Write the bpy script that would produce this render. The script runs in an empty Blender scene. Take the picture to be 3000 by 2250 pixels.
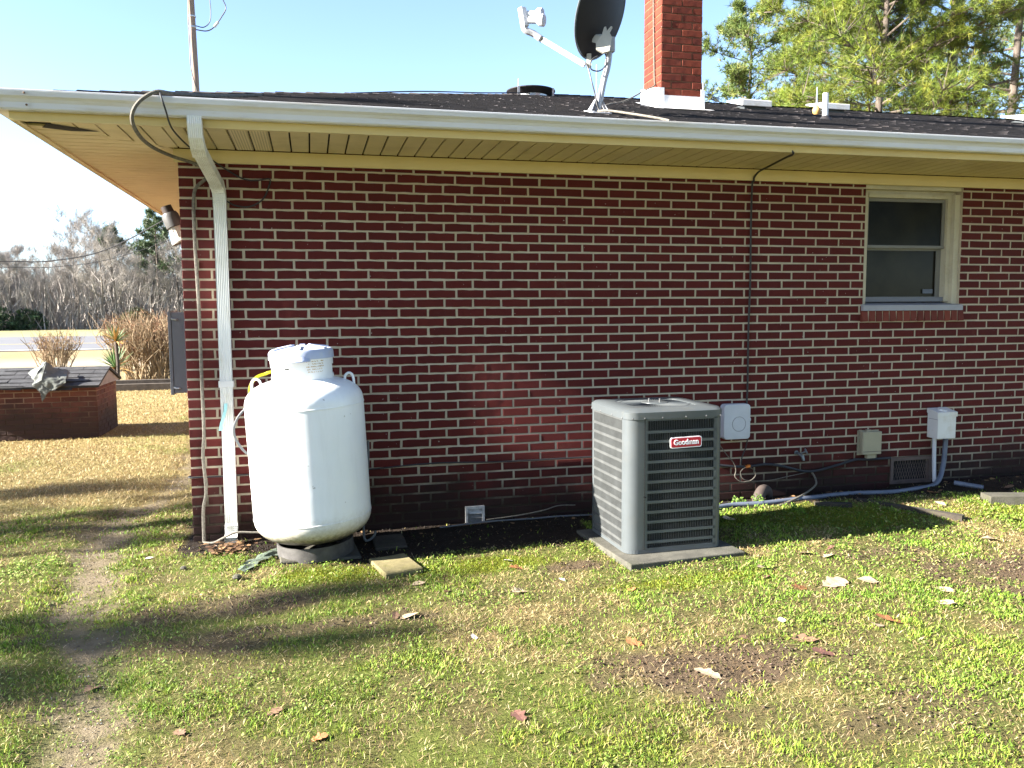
import bpy, math, random
import numpy as np
from mathutils import Vector, Matrix, Quaternion

random.seed(7)
rng = np.random.default_rng(11)
scene = bpy.context.scene
COL = scene.collection
R = math.radians

# ------------------------------------------------------------------ camera
CAM = Vector((0.8325, -5.9785, 1.5945))
YAW, PITCH, ROLL = 0.236825, 0.090846, -0.006916
_f = Vector((math.sin(YAW) * math.cos(PITCH), math.cos(YAW) * math.cos(PITCH), -math.sin(PITCH)))
_r = Vector((math.cos(YAW), -math.sin(YAW), 0))
_u = _r.cross(_f)
_r2 = _r * math.cos(ROLL) + _u * math.sin(ROLL)
_u2 = -_r * math.sin(ROLL) + _u * math.cos(ROLL)
cam_data = bpy.data.cameras.new("camera")
cam = bpy.data.objects.new("camera", cam_data)
COL.objects.link(cam)
cam.matrix_world = Matrix(((_r2.x, _u2.x, -_f.x, CAM.x), (_r2.y, _u2.y, -_f.y, CAM.y), (_r2.z, _u2.z, -_f.z, CAM.z), (0, 0, 0, 1)))
cam_data.sensor_width = 36.0
cam_data.lens = 36.0 * 2427.0 / 3000.0
cam_data.clip_start = 0.05
cam_data.clip_end = 3000
scene.camera = cam

# ------------------------------------------------------------------ light
SUN_EL, SUN_AZ = R(25.5), R(2.7)          # elevation; angle towards the viewer off the wall's own line
world = bpy.data.worlds.new("World")
scene.world = world
world.use_nodes = True
nt = world.node_tree
nt.nodes.clear()
sky = nt.nodes.new("ShaderNodeTexSky")
sky.sky_type = 'NISHITA'
sky.sun_disc = False
sky.sun_elevation = SUN_EL
sky.sun_rotation = R(270) - SUN_AZ
sky.air_density = 0.65
sky.dust_density = 0.3
sky.ozone_density = 1.0
bg = nt.nodes.new("ShaderNodeBackground")
bg.inputs['Strength'].default_value = 0.068
wo = nt.nodes.new("ShaderNodeOutputWorld")
nt.links.new(sky.outputs[0], bg.inputs[0])
nt.links.new(bg.outputs[0], wo.inputs[0])

sun_dir = Vector((-math.cos(SUN_EL) * math.cos(SUN_AZ), -math.cos(SUN_EL) * math.sin(SUN_AZ), math.sin(SUN_EL)))
sl = bpy.data.lights.new("sun", 'SUN')
sl.energy = 5.0
sl.angle = R(0.55)
sl.color = (1.0, 0.945, 0.86)
so = bpy.data.objects.new("sun", sl)
COL.objects.link(so)
so.rotation_euler = sun_dir.to_track_quat('Z', 'Y').to_euler()
so.location = (-20, -5, 15)

scene.view_settings.view_transform = 'Standard'
scene.view_settings.look = 'None'
scene.view_settings.exposure = 2.88
scene.view_settings.gamma = 1.0
scene.view_settings.use_curve_mapping = False
scene.render.engine = 'CYCLES'
scene.cycles.max_bounces = 6
scene.cycles.diffuse_bounces = 3
scene.cycles.transparent_max_bounces = 8

# ------------------------------------------------------------------ materials
def node_mat(name):
    m = bpy.data.materials.new(name)
    m.use_nodes = True
    n = m.node_tree.nodes
    b = n["Principled BSDF"]
    return m, m.node_tree, n, m.node_tree.links, b

def _noise(n, l, vec, scale, detail=4, rough=0.55):
    t = n.new("ShaderNodeTexNoise")
    t.inputs['Scale'].default_value = scale
    t.inputs['Detail'].default_value = detail
    t.inputs['Roughness'].default_value = rough
    l.new(vec, t.inputs['Vector'])
    return t

def _ramp(n, l, fac, a, b, ca=(0, 0, 0, 1), cb=(1, 1, 1, 1)):
    r = n.new("ShaderNodeValToRGB")
    r.color_ramp.elements[0].position = a
    r.color_ramp.elements[1].position = b
    r.color_ramp.elements[0].color = ca
    r.color_ramp.elements[1].color = cb
    l.new(fac, r.inputs[0])
    return r

def _mix(n, l, fac, a, b, mode='MIX'):
    mx = n.new("ShaderNodeMix")
    mx.data_type = 'RGBA'
    mx.blend_type = mode
    for val, s in ((fac, 0), (a, 6), (b, 7)):
        if isinstance(val, (int, float)):
            mx.inputs[s].default_value = val
        elif isinstance(val, tuple):
            mx.inputs[s].default_value = (val[0], val[1], val[2], 1)
        else:
            l.new(val, mx.inputs[s])
    return mx.outputs[2]

def _math(n, l, op, a, b=None, c=None):
    x = n.new("ShaderNodeMath")
    x.operation = op
    for i, v in enumerate((a, b, c)):
        if v is None:
            continue
        if isinstance(v, (int, float)):
            x.inputs[i].default_value = v
        else:
            l.new(v, x.inputs[i])
    return x.outputs[0]

def smooth(n, l, v, a, b):
    x = n.new("ShaderNodeMapRange")
    x.interpolation_type = 'SMOOTHSTEP'
    x.inputs[1].default_value = a
    x.inputs[2].default_value = b
    l.new(v, x.inputs[0])
    return x.outputs[0]

def mat(name, col, rough=0.6, metal=0.0, var=0.15, vs=5.0, bump=0.0, bs=80.0, dirt=None, dcol=(0.06, 0.05, 0.04), spec=0.4, stretch=(1, 1, 1)):
    m, t, n, l, b = node_mat(name)
    geo = n.new("ShaderNodeNewGeometry")
    mp = n.new("ShaderNodeMapping")
    mp.inputs['Scale'].default_value = stretch
    l.new(geo.outputs['Position'], mp.inputs['Vector'])
    pos = mp.outputs[0]
    n1 = _noise(n, l, pos, vs, 5, 0.6)
    lo = tuple(c * (1 - var) for c in col)
    hi = tuple(min(1, c * (1 + var)) for c in col)
    c = _mix(n, l, _ramp(n, l, n1.outputs['Fac'], 0.3, 0.7).outputs[0], lo, hi)
    if dirt:
        n2 = _noise(n, l, pos, dirt, 6, 0.7)
        c = _mix(n, l, _ramp(n, l, n2.outputs['Fac'], 0.52, 0.75, cb=(0.8, 0.8, 0.8, 1)).outputs[0], c, dcol)
    l.new(c, b.inputs['Base Color'])
    b.inputs['Roughness'].default_value = rough
    b.inputs['Metallic'].default_value = metal
    b.inputs['Specular IOR Level'].default_value = spec
    if bump:
        n3 = _noise(n, l, pos, bs, 4, 0.6)
        bp = n.new("ShaderNodeBump")
        bp.inputs['Strength'].default_value = bump
        bp.inputs['Distance'].default_value = 0.01
        l.new(n3.outputs['Fac'], bp.inputs['Height'])
        l.new(bp.outputs[0], b.inputs['Normal'])
    return m

def brick_mat(name, col, stain_shade_lo, stain_shade_hi, stain_shade_col, damp=0.85, brickvar=0.3):
    m, t, n, l, b = node_mat(name)
    geo = n.new("ShaderNodeNewGeometry")
    oi = n.new("ShaderNodeObjectInfo")
    rnd = _math(n, l, 'FRACT', _math(n, l, 'ADD', geo.outputs['Random Per Island'], oi.outputs['Random']))
    pos = geo.outputs['Position']
    big = _noise(n, l, pos, 1.1, 3)
    fine = _noise(n, l, pos, 140, 3, 0.7)
    med = _noise(n, l, pos, 22, 4, 0.6)
    lo = tuple(c * (1 - brickvar) for c in col)
    hi = (col[0] * (1 + brickvar), col[1] * (1 + brickvar * 1.5), col[2] * (1 + brickvar))
    c = _mix(n, l, rnd, lo, hi)
    c = _mix(n, l, _math(n, l, 'MULTIPLY', med.outputs['Fac'], 0.55), c, (col[0] * .55, col[1] * .5, col[2] * .6))
    c = _mix(n, l, _ramp(n, l, fine.outputs['Fac'], 0.62, 0.72, cb=(.35, .35, .35, 1)).outputs[0], c, (col[0] * 1.5, col[1] * 1.9, col[2] * 1.9))
    ef = _noise(n, l, pos, 3.1, 6, 0.75)
    c = _mix(n, l, _ramp(n, l, ef.outputs['Fac'], 0.60, 0.80, cb=(.10, .10, .10, 1)).outputs[0], c, (.34, .27, .20))
    # small pale specks
    sp = _noise(n, l, pos, 55, 1, 0.4)
    c = _mix(n, l, _ramp(n, l, sp.outputs['Fac'], 0.77, 0.79, cb=(.6, .6, .6, 1)).outputs[0], c, (.5, .45, .4))
    sep = n.new("ShaderNodeSeparateXYZ")
    l.new(pos, sep.inputs[0])
    sn = _noise(n, l, pos, 1.9, 5, 0.65)
    h = _math(n, l, 'SUBTRACT', sep.outputs[2], _math(n, l, 'MULTIPLY', _math(n, l, 'SUBTRACT', sn.outputs['Fac'], 0.5), 0.75))
    f = _math(n, l, 'MULTIPLY', _math(n, l, 'SUBTRACT', 1.0, smooth(n, l, h, stain_shade_lo, stain_shade_hi)), damp)  # damp scales the dark foot: stain plus any shadow painted with it
    c = _mix(n, l, f, c, stain_shade_col)
    l.new(c, b.inputs['Base Color'])
    b.inputs['Roughness'].default_value = 0.8
    b.inputs['Specular IOR Level'].default_value = 0.25
    wr = n.new("ShaderNodeMapping")
    wr.inputs['Scale'].default_value = (1, 1, 0.35)
    l.new(pos, wr.inputs[0])
    w1 = _noise(n, l, wr.outputs[0], 210, 4, 0.7)
    bp = n.new("ShaderNodeBump")
    bp.inputs['Strength'].default_value = 0.55
    bp.inputs['Distance'].default_value = 0.004
    l.new(w1.outputs['Fac'], bp.inputs['Height'])
    l.new(bp.outputs[0], b.inputs['Normal'])
    return m

def attr_mat(name, rough=0.7, noise_amt=0.25, ns=40, bump=0.0, bs=120, spec=0.2, transl=0.0, dist=0.02):
    m, t, n, l, b = node_mat(name)
    a = n.new("ShaderNodeAttribute")
    a.attribute_name = "col"
    geo = n.new("ShaderNodeNewGeometry")
    n1 = _noise(n, l, geo.outputs['Position'], ns, 5, 0.7)
    k = _math(n, l, 'ADD', _math(n, l, 'MULTIPLY', n1.outputs['Fac'], 2 * noise_amt), 1 - noise_amt)
    vm = n.new("ShaderNodeVectorMath")
    vm.operation = 'SCALE'
    l.new(a.outputs['Color'], vm.inputs[0])
    l.new(k, vm.inputs['Scale'])
    l.new(vm.outputs[0], b.inputs['Base Color'])
    b.inputs['Roughness'].default_value = rough
    b.inputs['Specular IOR Level'].default_value = spec
    if bump:
        n2 = _noise(n, l, geo.outputs['Position'], bs, 5, 0.7)
        bp = n.new("ShaderNodeBump")
        bp.inputs['Strength'].default_value = bump
        bp.inputs['Distance'].default_value = dist
        l.new(n2.outputs['Fac'], bp.inputs['Height'])
        l.new(bp.outputs[0], b.inputs['Normal'])
    if transl:
        tr = n.new("ShaderNodeBsdfTranslucent")
        l.new(vm.outputs[0], tr.inputs['Color'])
        ms = n.new("ShaderNodeMixShader")
        ms.inputs[0].default_value = transl
        out = n["Material Output"]
        l.new(b.outputs[0], ms.inputs[1])
        l.new(tr.outputs[0], ms.inputs[2])
        l.new(ms.outputs[0], out.inputs[0])
    return m

M = {}
M['brick'] = brick_mat('red_brick', (0.080, 0.0084, 0.0070), 0.06, 0.58, (0.010, 0.006, 0.0045), 0.9, 0.16)  # near-black wall foot paints damp stain and shadow together
M['chim_brick'] = brick_mat('chimney_brick', (0.130, 0.0225, 0.0105), -5, -4, (0.05, 0.03, 0.02), 0.0)
M['well_brick'] = brick_mat('well_brick', (0.13, 0.040, 0.028), 0.18, 0.62, (0.022, 0.015, 0.012), 0.85)
M['sill_brick'] = brick_mat('sill_brick_red', (0.15, 0.032, 0.022), -5, -4, (0.05, 0.03, 0.02), 0.0)
def mortar_mat(name, col, lo, hi, scol, damp):
    m, t, n, l, b = node_mat(name)
    geo = n.new("ShaderNodeNewGeometry")
    pos = geo.outputs['Position']
    a = _noise(n, l, pos, 9, 5, 0.7)
    c = _mix(n, l, a.outputs['Fac'], tuple(x * .72 for x in col), tuple(min(1, x * 1.22) for x in col))
    sep = n.new("ShaderNodeSeparateXYZ")
    l.new(pos, sep.inputs[0])
    sn = _noise(n, l, pos, 1.7, 5, 0.65)
    h = _math(n, l, 'SUBTRACT', sep.outputs[2], _math(n, l, 'MULTIPLY', _math(n, l, 'SUBTRACT', sn.outputs['Fac'], 0.5), 0.7))
    f = _math(n, l, 'MULTIPLY', _math(n, l, 'SUBTRACT', 1.0, smooth(n, l, h, lo, hi)), damp)
    c = _mix(n, l, f, c, scol)
    l.new(c, b.inputs['Base Color'])
    b.inputs['Roughness'].default_value = 0.95
    b.inputs['Specular IOR Level'].default_value = 0.1
    w = _noise(n, l, pos, 90, 4, 0.7)
    bp = n.new("ShaderNodeBump")
    bp.inputs['Strength'].default_value = 0.6
    bp.inputs['Distance'].default_value = 0.006
    l.new(w.outputs['Fac'], bp.inputs['Height'])
    l.new(bp.outputs[0], b.inputs['Normal'])
    return m
M['mortar'] = mortar_mat('mortar', (0.40, 0.345, 0.26), 0.12, 0.52, (0.016, 0.0105, 0.007), 0.96)  # joints darken at the foot for damp and for painted-in shadow
M['chim_mortar'] = mortar_mat('chimney_mortar', (0.155, 0.075, 0.042), -5, -4, (0.1, 0.1, 0.1), 0)
M['well_mortar'] = mortar_mat('well_mortar', (0.25, 0.16, 0.11), 0.22, 0.58, (0.03, 0.021, 0.016), 0.9)
M['soffit'] = mat('soffit_vinyl', (0.60, 0.50, 0.29), 0.5, var=0.07, vs=3, dirt=2.5, dcol=(0.45, 0.36, 0.19))
M['frieze'] = mat('cream_trim', (0.58, 0.47, 0.24), 0.5, var=0.06, vs=2)
M['gutter'] = mat('white_gutter_metal', (0.56, 0.56, 0.57), 0.38, var=0.06, vs=2, dirt=3, dcol=(0.40, 0.35, 0.26), stretch=(0.6, 3, 6))
M['downspout'] = mat('white_downspout_metal', (0.66, 0.66, 0.63), 0.4, var=0.05, vs=4, dirt=5, dcol=(0.44, 0.42, 0.33), stretch=(2, 2, .7))
M['white'] = mat('white_paint', (0.62, 0.61, 0.59), 0.4, var=0.05, vs=6, dirt=7, dcol=(0.5, 0.45, 0.36))
M['greywhite'] = mat('weathered_grey_white_plastic', (0.50, 0.51, 0.54), 0.5, var=0.06, vs=8)
M['flash'] = mat('white_flashing_paint', (0.78, 0.77, 0.76), 0.6, var=0.1, vs=9, dirt=9, dcol=(0.45, 0.4, 0.36))
M['beige'] = mat('beige_plastic', (0.30, 0.27, 0.185), 0.5, var=0.06, vs=8)
M['grey_box'] = mat('grey_enamel', (0.135, 0.138, 0.155), 0.45, var=0.06, vs=4)
M['dark'] = mat('dark_void', (0.012, 0.012, 0.012), 0.9, var=0.1)
M['black_cable'] = mat('black_cable', (0.02, 0.02, 0.022), 0.5, var=0.2)
M['grey_cable'] = mat('weathered_grey_cable', (0.125, 0.112, 0.09), 0.75, var=0.4, vs=60, bump=0.5, bs=220)
M['grey_conduit'] = mat('blue_grey_conduit', (0.095, 0.112, 0.15), 0.5, var=0.15, vs=12)
M['grey_hose'] = mat('grey_hose', (0.09, 0.095, 0.10), 0.5, var=0.1)
M['yellow'] = mat('yellow_plastic', (0.75, 0.66, 0.02), 0.35, var=0.05)
M['ac'] = mat('grey_ac_enamel', (0.068, 0.077, 0.081), 0.36, metal=0.0, var=0.08, vs=5, dirt=4, dcol=(0.085, 0.085, 0.078))
M['ac_dusty_lit'] = mat('dusty_sunlit_louver', (0.058, 0.061, 0.060), 0.6, var=0.25, vs=9)  # dust tone with the left side's sun and dapple put into it
M['ac_fin'] = mat('dark_grey_louver', (0.045, 0.05, 0.052), 0.45, var=0.1, vs=9)
M['ac_coil'] = mat('ac_coil_black', (0.02, 0.02, 0.02), 0.7, var=0.3, vs=20)
M['metal'] = mat('galvanised_metal', (0.42, 0.43, 0.44), 0.4, metal=0.7, var=0.15, vs=12)
M['dish'] = mat('dish_charcoal', (0.022, 0.020, 0.021), 0.6, var=0.12, vs=5, spec=0.2)
M['dish_bracket'] = mat('dish_bracket_paint', (0.36, 0.345, 0.29), 0.5, var=0.1, vs=12)
M['dish_grey'] = mat('dish_arm_grey', (0.36, 0.36, 0.375), 0.4, var=0.06, vs=8)
M['roof'] = mat('asphalt_shingle', (0.030, 0.026, 0.027), 0.95, var=0.35, vs=9, bump=0.6, bs=260, dirt=1.2, dcol=(0.06, 0.05, 0.047))
M['wellroof'] = mat('well_shingle', (0.035, 0.035, 0.038), 0.95, var=0.3, vs=12, bump=0.5, bs=260, dirt=3, dcol=(0.06, 0.06, 0.06))
M['wood_pole'] = mat('weathered_pole_wood', (0.21, 0.16, 0.13), 0.9, var=0.3, vs=6, bump=0.4, bs=40, stretch=(4, 4, .5))
M['timber'] = mat('old_timber', (0.07, 0.055, 0.042), 0.95, var=0.3, vs=8, bump=0.6, bs=60)
M['bark'] = mat('pine_bark', (0.095, 0.075, 0.06), 0.95, var=0.4, vs=6, bump=0.8, bs=25, stretch=(1.5, 1.5, .6))
M['barebark'] = mat('bare_tree_bark', (0.13, 0.11, 0.09), 0.95, var=0.4, vs=.6)
M['twig'] = mat('bare_twig', (0.25, 0.225, 0.20), 0.95, var=0.3, vs=1.5)  # lightened to paint distance haze into the twigs
M['window_trim'] = mat('window_trim_paint', (0.43, 0.39, 0.29), 0.5, var=0.08, vs=6, dirt=7, dcol=(0.33, 0.28, 0.18))
M['window_sill'] = mat('window_sill_metal', (0.27, 0.27, 0.30), 0.5, var=0.06, vs=6)
M['tank_lid'] = mat('blue_grey_lid_paint', (0.40, 0.44, 0.58), 0.4, var=0.08, vs=9, dirt=16, dcol=(0.5, 0.5, 0.45))
M['clay'] = mat('brown_clay_pipe', (0.045, 0.033, 0.028), 0.8, var=0.25, vs=15)
M['shrub'] = mat('shrub_stem', (0.27, 0.20, 0.12), 0.9, var=0.3, vs=9)
M['shrubtop'] = mat('shrub_twig', (0.21, 0.115, 0.06), 0.9, var=0.3, vs=9)
M['concrete'] = mat('mossy_concrete', (0.065, 0.06, 0.045), 0.95, var=0.3, vs=9, bump=0.5, bs=120, dirt=6, dcol=(0.045, 0.05, 0.012))
M['paver'] = mat('mossy_paver', (0.15, 0.125, 0.055), 0.95, var=0.25, vs=14, bump=0.5, bs=140, dirt=11, dcol=(0.09, 0.085, 0.012))
M['padmat'] = mat('ac_pad_concrete', (0.070, 0.066, 0.052), 0.95, var=0.35, vs=9, bump=0.4, bs=140, dirt=5, dcol=(0.026, 0.03, 0.011))
M['rustvent'] = mat('brown_painted_metal', (0.085, 0.058, 0.05), 0.6, var=0.2, vs=15)
M['asphalt'] = mat('road_asphalt', (0.105, 0.105, 0.112), 0.9, var=0.15, vs=0.7, stretch=(.3, 1.5, 1))
M['roadline'] = mat('road_line_white', (0.75, 0.75, 0.72), 0.8, var=0.05)
M['roadyellow'] = mat('road_line_yellow', (0.45, 0.36, 0.15), 0.8, var=0.1)
M['fabric'] = mat('grey_tarp', (0.105, 0.112, 0.10), 0.8, var=0.35, vs=7, dirt=6, dcol=(0.05, 0.06, 0.04))
M['gable'] = mat('gable_board_paint', (0.30, 0.275, 0.27), 0.8, var=0.1, vs=7, dirt=9, dcol=(0.18, 0.16, 0.15))
M['glass'] = mat('dark_window_glass', (0.012, 0.011, 0.0065), 0.12, var=0.6, vs=3.5, spec=0.10)  # dark mottled tone paints in the mirrored trees
M['sash'] = mat('grey_bronze_sash', (0.16, 0.155, 0.14), 0.5, var=0.06)
M['badge_red'] = mat('badge_red', (0.42, 0.015, 0.03), 0.35, var=0.04)
M['badge_white'] = mat('badge_white', (0.80, 0.80, 0.80), 0.35, var=0.02)
M['screw'] = mat('screw_steel', (0.12, 0.12, 0.12), 0.5, metal=0.6, var=0.2)
M['rustprint'] = mat('faded_orange_print', (0.45, 0.29, 0.12), 0.8, var=0.35, vs=90)
M['orange'] = mat('orange_connector', (0.6, 0.16, 0.02), 0.5, var=0.1)
M['tealtape'] = mat('teal_ribbon', (0.25, 0.48, 0.50), 0.6, var=0.15, vs=30)
M['brownlamp'] = mat('brown_lamp_housing', (0.035, 0.024, 0.020), 0.5, var=0.08)
M['greylamp'] = mat('grey_lamp_housing', (0.065, 0.062, 0.060), 0.45, var=0.08)
M['lampglass'] = mat('ribbed_lamp_lens', (0.42, 0.41, 0.36), 0.3, var=0.05)
M['teal_stone'] = mat('teal_fibre_sheet', (0.085, 0.11, 0.08), 0.95, var=0.4, vs=25, bump=0.6, bs=100, dirt=14, dcol=(0.045, 0.036, 0.025))
M['vent_white'] = mat('dirty_white_vent', (0.34, 0.335, 0.33), 0.7, var=0.2, vs=25, dirt=22, dcol=(0.10, 0.085, 0.07))
M['vent_grime'] = mat('grimy_vent_louver', (0.12, 0.115, 0.11), 0.8, var=0.3, vs=25, dirt=22, dcol=(0.05, 0.04, 0.035))
M['board'] = mat('dark_board', (0.042, 0.034, 0.025), 0.95, var=0.35, vs=8, bump=0.6, bs=60, dirt=6, dcol=(0.04, 0.045, 0.012))
M['ringmat'] = mat('tank_ring_concrete', (0.060, 0.056, 0.052), 0.85, var=0.35, vs=14, dirt=8, dcol=(0.02, 0.017, 0.012))
M['copper'] = mat('weathered_brass', (0.16, 0.18, 0.19), 0.45, metal=0.6, var=0.3, vs=40)
M['leaf_pale'] = mat('pale_dry_leaf', (0.36, 0.27, 0.175), 0.8, var=0.2, vs=60)
M['leaf_orange'] = mat('orange_dry_leaf', (0.29, 0.12, 0.045), 0.7, var=0.25, vs=60)
M['leaf_red'] = mat('red_brown_dry_leaf', (0.12, 0.055, 0.04), 0.75, var=0.25, vs=60)
M['leaf_brown'] = mat('dark_brown_leaf', (0.15, 0.085, 0.05), 0.8, var=0.25, vs=60)
M['leaf_white'] = mat('bleached_leaf', (0.62, 0.58, 0.52), 0.8, var=0.12, vs=60)
M['yucca'] = mat('yucca_leaf', (0.10, 0.17, 0.06), 0.5, var=0.3, vs=14)
M['yucca_dry'] = mat('yucca_dry_leaf', (0.42, 0.25, 0.08), 0.7, var=0.3, vs=14)
M['evergreen'] = mat('evergreen_leaf', (0.045, 0.075, 0.03), 0.7, var=0.4, vs=2)
M['ground'] = attr_mat('yard_ground', 0.95, 0.35, 26, 0.9, 70, 0.1, dist=0.03)
M['grass'] = attr_mat('grass_blades', 0.6, 0.05, 6, 0, spec=0.25, transl=0.25)
M['needles'] = attr_mat('pine_needles', 0.55, 0.05, 3, 0, spec=0.3, transl=0.25)

# tank paint with grime towards its foot
def tank_paint():
    m, t, n, l, b = node_mat('white_tank_paint')
    tc = n.new("ShaderNodeTexCoord")
    pos = tc.outputs['Object']
    sep = n.new("ShaderNodeSeparateXYZ")
    l.new(pos, sep.inputs[0])
    a = _noise(n, l, pos, 34, 6, 0.75)
    c0 = _noise(n, l, pos, 5, 4, 0.6)
    base = _mix(n, l, c0.outputs['Fac'], (.74, .75, .76), (.82, .82, .81))
    hz = _math(n, l, 'ADD', sep.outputs[2], _math(n, l, 'MULTIPLY', _math(n, l, 'SUBTRACT', a.outputs['Fac'], 0.5), 0.13))
    f1 = _math(n, l, 'SUBTRACT', 1.0, smooth(n, l, hz, 0.12, 0.30))
    f2 = _math(n, l, 'SUBTRACT', 1.0, smooth(n, l, hz, 0.09, 0.175))
    c = _mix(n, l, _math(n, l, 'MULTIPLY', f1, 0.7), base, (.25, .19, .07))
    c = _mix(n, l, f2, c, (.035, .03, .02))
    mpz = n.new('ShaderNodeMapping')
    mpz.inputs['Scale'].default_value = (7, 7, .9)
    l.new(pos, mpz.inputs[0])
    st = _noise(n, l, mpz.outputs[0], 2.2, 5, 0.7)
    c = _mix(n, l, _ramp(n, l, st.outputs['Fac'], 0.52, 0.80, cb=(.12, .12, .12, 1)).outputs[0], c, (.36, .34, .28))
    s = _noise(n, l, pos, 22, 2, 0.5)
    c = _mix(n, l, _ramp(n, l, s.outputs['Fac'], 0.745, 0.765, cb=(.5, .5, .5, 1)).outputs[0], c, (.25, .2, .15))
    l.new(c, b.inputs['Base Color'])
    b.inputs['Roughness'].default_value = 0.3
    b.inputs['Specular IOR Level'].default_value = 0.45
    bn = _noise(n, l, pos, 7, 3, 0.5)
    bp = n.new("ShaderNodeBump")
    bp.inputs['Strength'].default_value = 0.12
    bp.inputs['Distance'].default_value = 0.02
    l.new(bn.outputs['Fac'], bp.inputs['Height'])
    l.new(bp.outputs[0], b.inputs['Normal'])
    return m
M['tank'] = tank_paint()

def vent_soffit():
    m, t, n, l, b = node_mat('perforated_soffit_vinyl')
    geo = n.new("ShaderNodeNewGeometry")
    w = n.new("ShaderNodeTexVoronoi")
    w.inputs['Scale'].default_value = 60
    w.inputs['Randomness'].default_value = 0.05
    l.new(geo.outputs['Position'], w.inputs['Vector'])
    c = _mix(n, l, _ramp(n, l, w.outputs['Distance'], 0.22, 0.34).outputs[0], (.20, .16, .09), (.66, .56, .36))
    l.new(c, b.inputs['Base Color'])
    b.inputs['Roughness'].default_value = 0.55
    return m
M['soffit_vent'] = vent_soffit()

# ------------------------------------------------------------------ helpers
ORG = {}

class MB:
    def __init__(self):
        self.v, self.f = [], []
    def add(self, vs, fs):
        o = len(self.v)
        self.v += [tuple(p) for p in vs]
        self.f += [tuple(i + o for i in q) for q in fs]
        return self
    def box(self, a, b):
        x0, y0, z0 = a
        x1, y1, z1 = b
        return self.add([(x0, y0, z0), (x1, y0, z0), (x1, y1, z0), (x0, y1, z0), (x0, y0, z1), (x1, y0, z1), (x1, y1, z1), (x0, y1, z1)],
                        [(0, 3, 2, 1), (4, 5, 6, 7), (0, 1, 5, 4), (1, 2, 6, 5), (2, 3, 7, 6), (3, 0, 4, 7)])
    def obox(self, c, ax, ay, az):
        c, ax, ay, az = Vector(c), Vector(ax), Vector(ay), Vector(az)
        vs = [c + sx * ax + sy * ay + sz * az for sz in (-1, 1) for sx, sy in ((-1, -1), (1, -1), (1, 1), (-1, 1))]
        return self.add(vs, [(0, 3, 2, 1), (4, 5, 6, 7), (0, 1, 5, 4), (1, 2, 6, 5), (2, 3, 7, 6), (3, 0, 4, 7)])
    def bbox(self, a, b, r=0.01, seg=2):
        """box with rounded vertical (z) edges"""
        x0, y0, z0 = a
        x1, y1, z1 = b
        ring = []
        for cx, cy, a0 in ((x1 - r, y1 - r, 0), (x0 + r, y1 - r, 90), (x0 + r, y0 + r, 180), (x1 - r, y0 + r, 270)):
            for i in range(seg + 1):
                t = R(a0 + 90 * i / seg)
                ring.append((cx + r * math.cos(t), cy + r * math.sin(t)))
        return self.prism(ring, z0, z1)
    def prism(self, ring, z0, z1, axis='z'):
        n = len(ring)
        def p(u, v, w):
            return (u, v, w) if axis == 'z' else ((u, w, v) if axis == 'y' else (w, u, v))
        vs = [p(u, v, z0) for u, v in ring] + [p(u, v, z1) for u, v in ring]
        fs = [tuple(range(n - 1, -1, -1)), tuple(range(n, 2 * n))] + [(i, (i + 1) % n, n + (i + 1) % n, n + i) for i in range(n)]
        if axis == 'y':
            fs = [tuple(reversed(q)) for q in fs]
        return self.add(vs, fs)
    def tube(self, pts, rad, seg=8, caps=True):
        pts = [Vector(p) for p in pts]
        n = len(pts)
        rr = rad if isinstance(rad, (list, tuple)) else [rad] * n
        vs, fs = [], []
        prev = None
        for i, p in enumerate(pts):
            t = (pts[min(i + 1, n - 1)] - pts[max(i - 1, 0)])
            if t.length < 1e-9:
                t = Vector((0, 0, 1))
            t.normalize()
            if prev is None:
                s = t.cross(Vector((0, 0, 1)))
                if s.length < 0.05:
                    s = t.cross(Vector((1, 0, 0)))
            else:
                s = prev - t * prev.dot(t)
                if s.length < 1e-6:
                    s = t.cross(Vector((0.3, 1, 0.2)))
            s.normalize()
            prev = s
            q = t.cross(s)
            for k in range(seg):
                a = 2 * math.pi * k / seg
                vs.append(p + (s * math.cos(a) + q * math.sin(a)) * rr[i])
        for i in range(n - 1):
            for k in range(seg):
                a, b = i * seg + k, i * seg + (k + 1) % seg
                fs.append((a, b, b + seg, a + seg))
        if caps:
            fs.append(tuple(range(seg - 1, -1, -1)))
            fs.append(tuple(range((n - 1) * seg, n * seg)))
        return self.add(vs, fs)
    def lathe(self, prof, seg=32, c=(0, 0, 0), axis=None):
        """profile of (radius, z)"""
        c = Vector(c)
        rot = Vector(axis).normalized().to_track_quat('Z', 'Y') if axis else Quaternion()
        vs, fs, idx = [], [], []
        for r, z in prof:
            if r < 1e-6:
                idx.append([len(vs)])
                vs.append(c + rot @ Vector((0, 0, z)))
            else:
                row = []
                for k in range(seg):
                    a = 2 * math.pi * k / seg
                    row.append(len(vs))
                    vs.append(c + rot @ Vector((r * math.cos(a), r * math.sin(a), z)))
                idx.append(row)
        for i in range(len(idx) - 1):
            A, B = idx[i], idx[i + 1]
            for k in range(seg):
                k2 = (k + 1) % seg
                if len(A) == 1 and len(B) == 1:
                    break
                if len(A) == 1:
                    fs.append((A[0], B[k2], B[k]))
                elif len(B) == 1:
                    fs.append((A[k], A[k2], B[0]))
                else:
                    fs.append((A[k], A[k2], B[k2], B[k]))
        return self.add(vs, fs)
    def mesh(self, name, smooth=False):
        me = bpy.data.meshes.new(name)
        me.from_pydata(self.v, [], self.f)
        me.update()
        if smooth:
            me.polygons.foreach_set('use_smooth', [True] * len(me.polygons))
            me.set_sharp_from_angle(angle=R(40))
        return me
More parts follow.
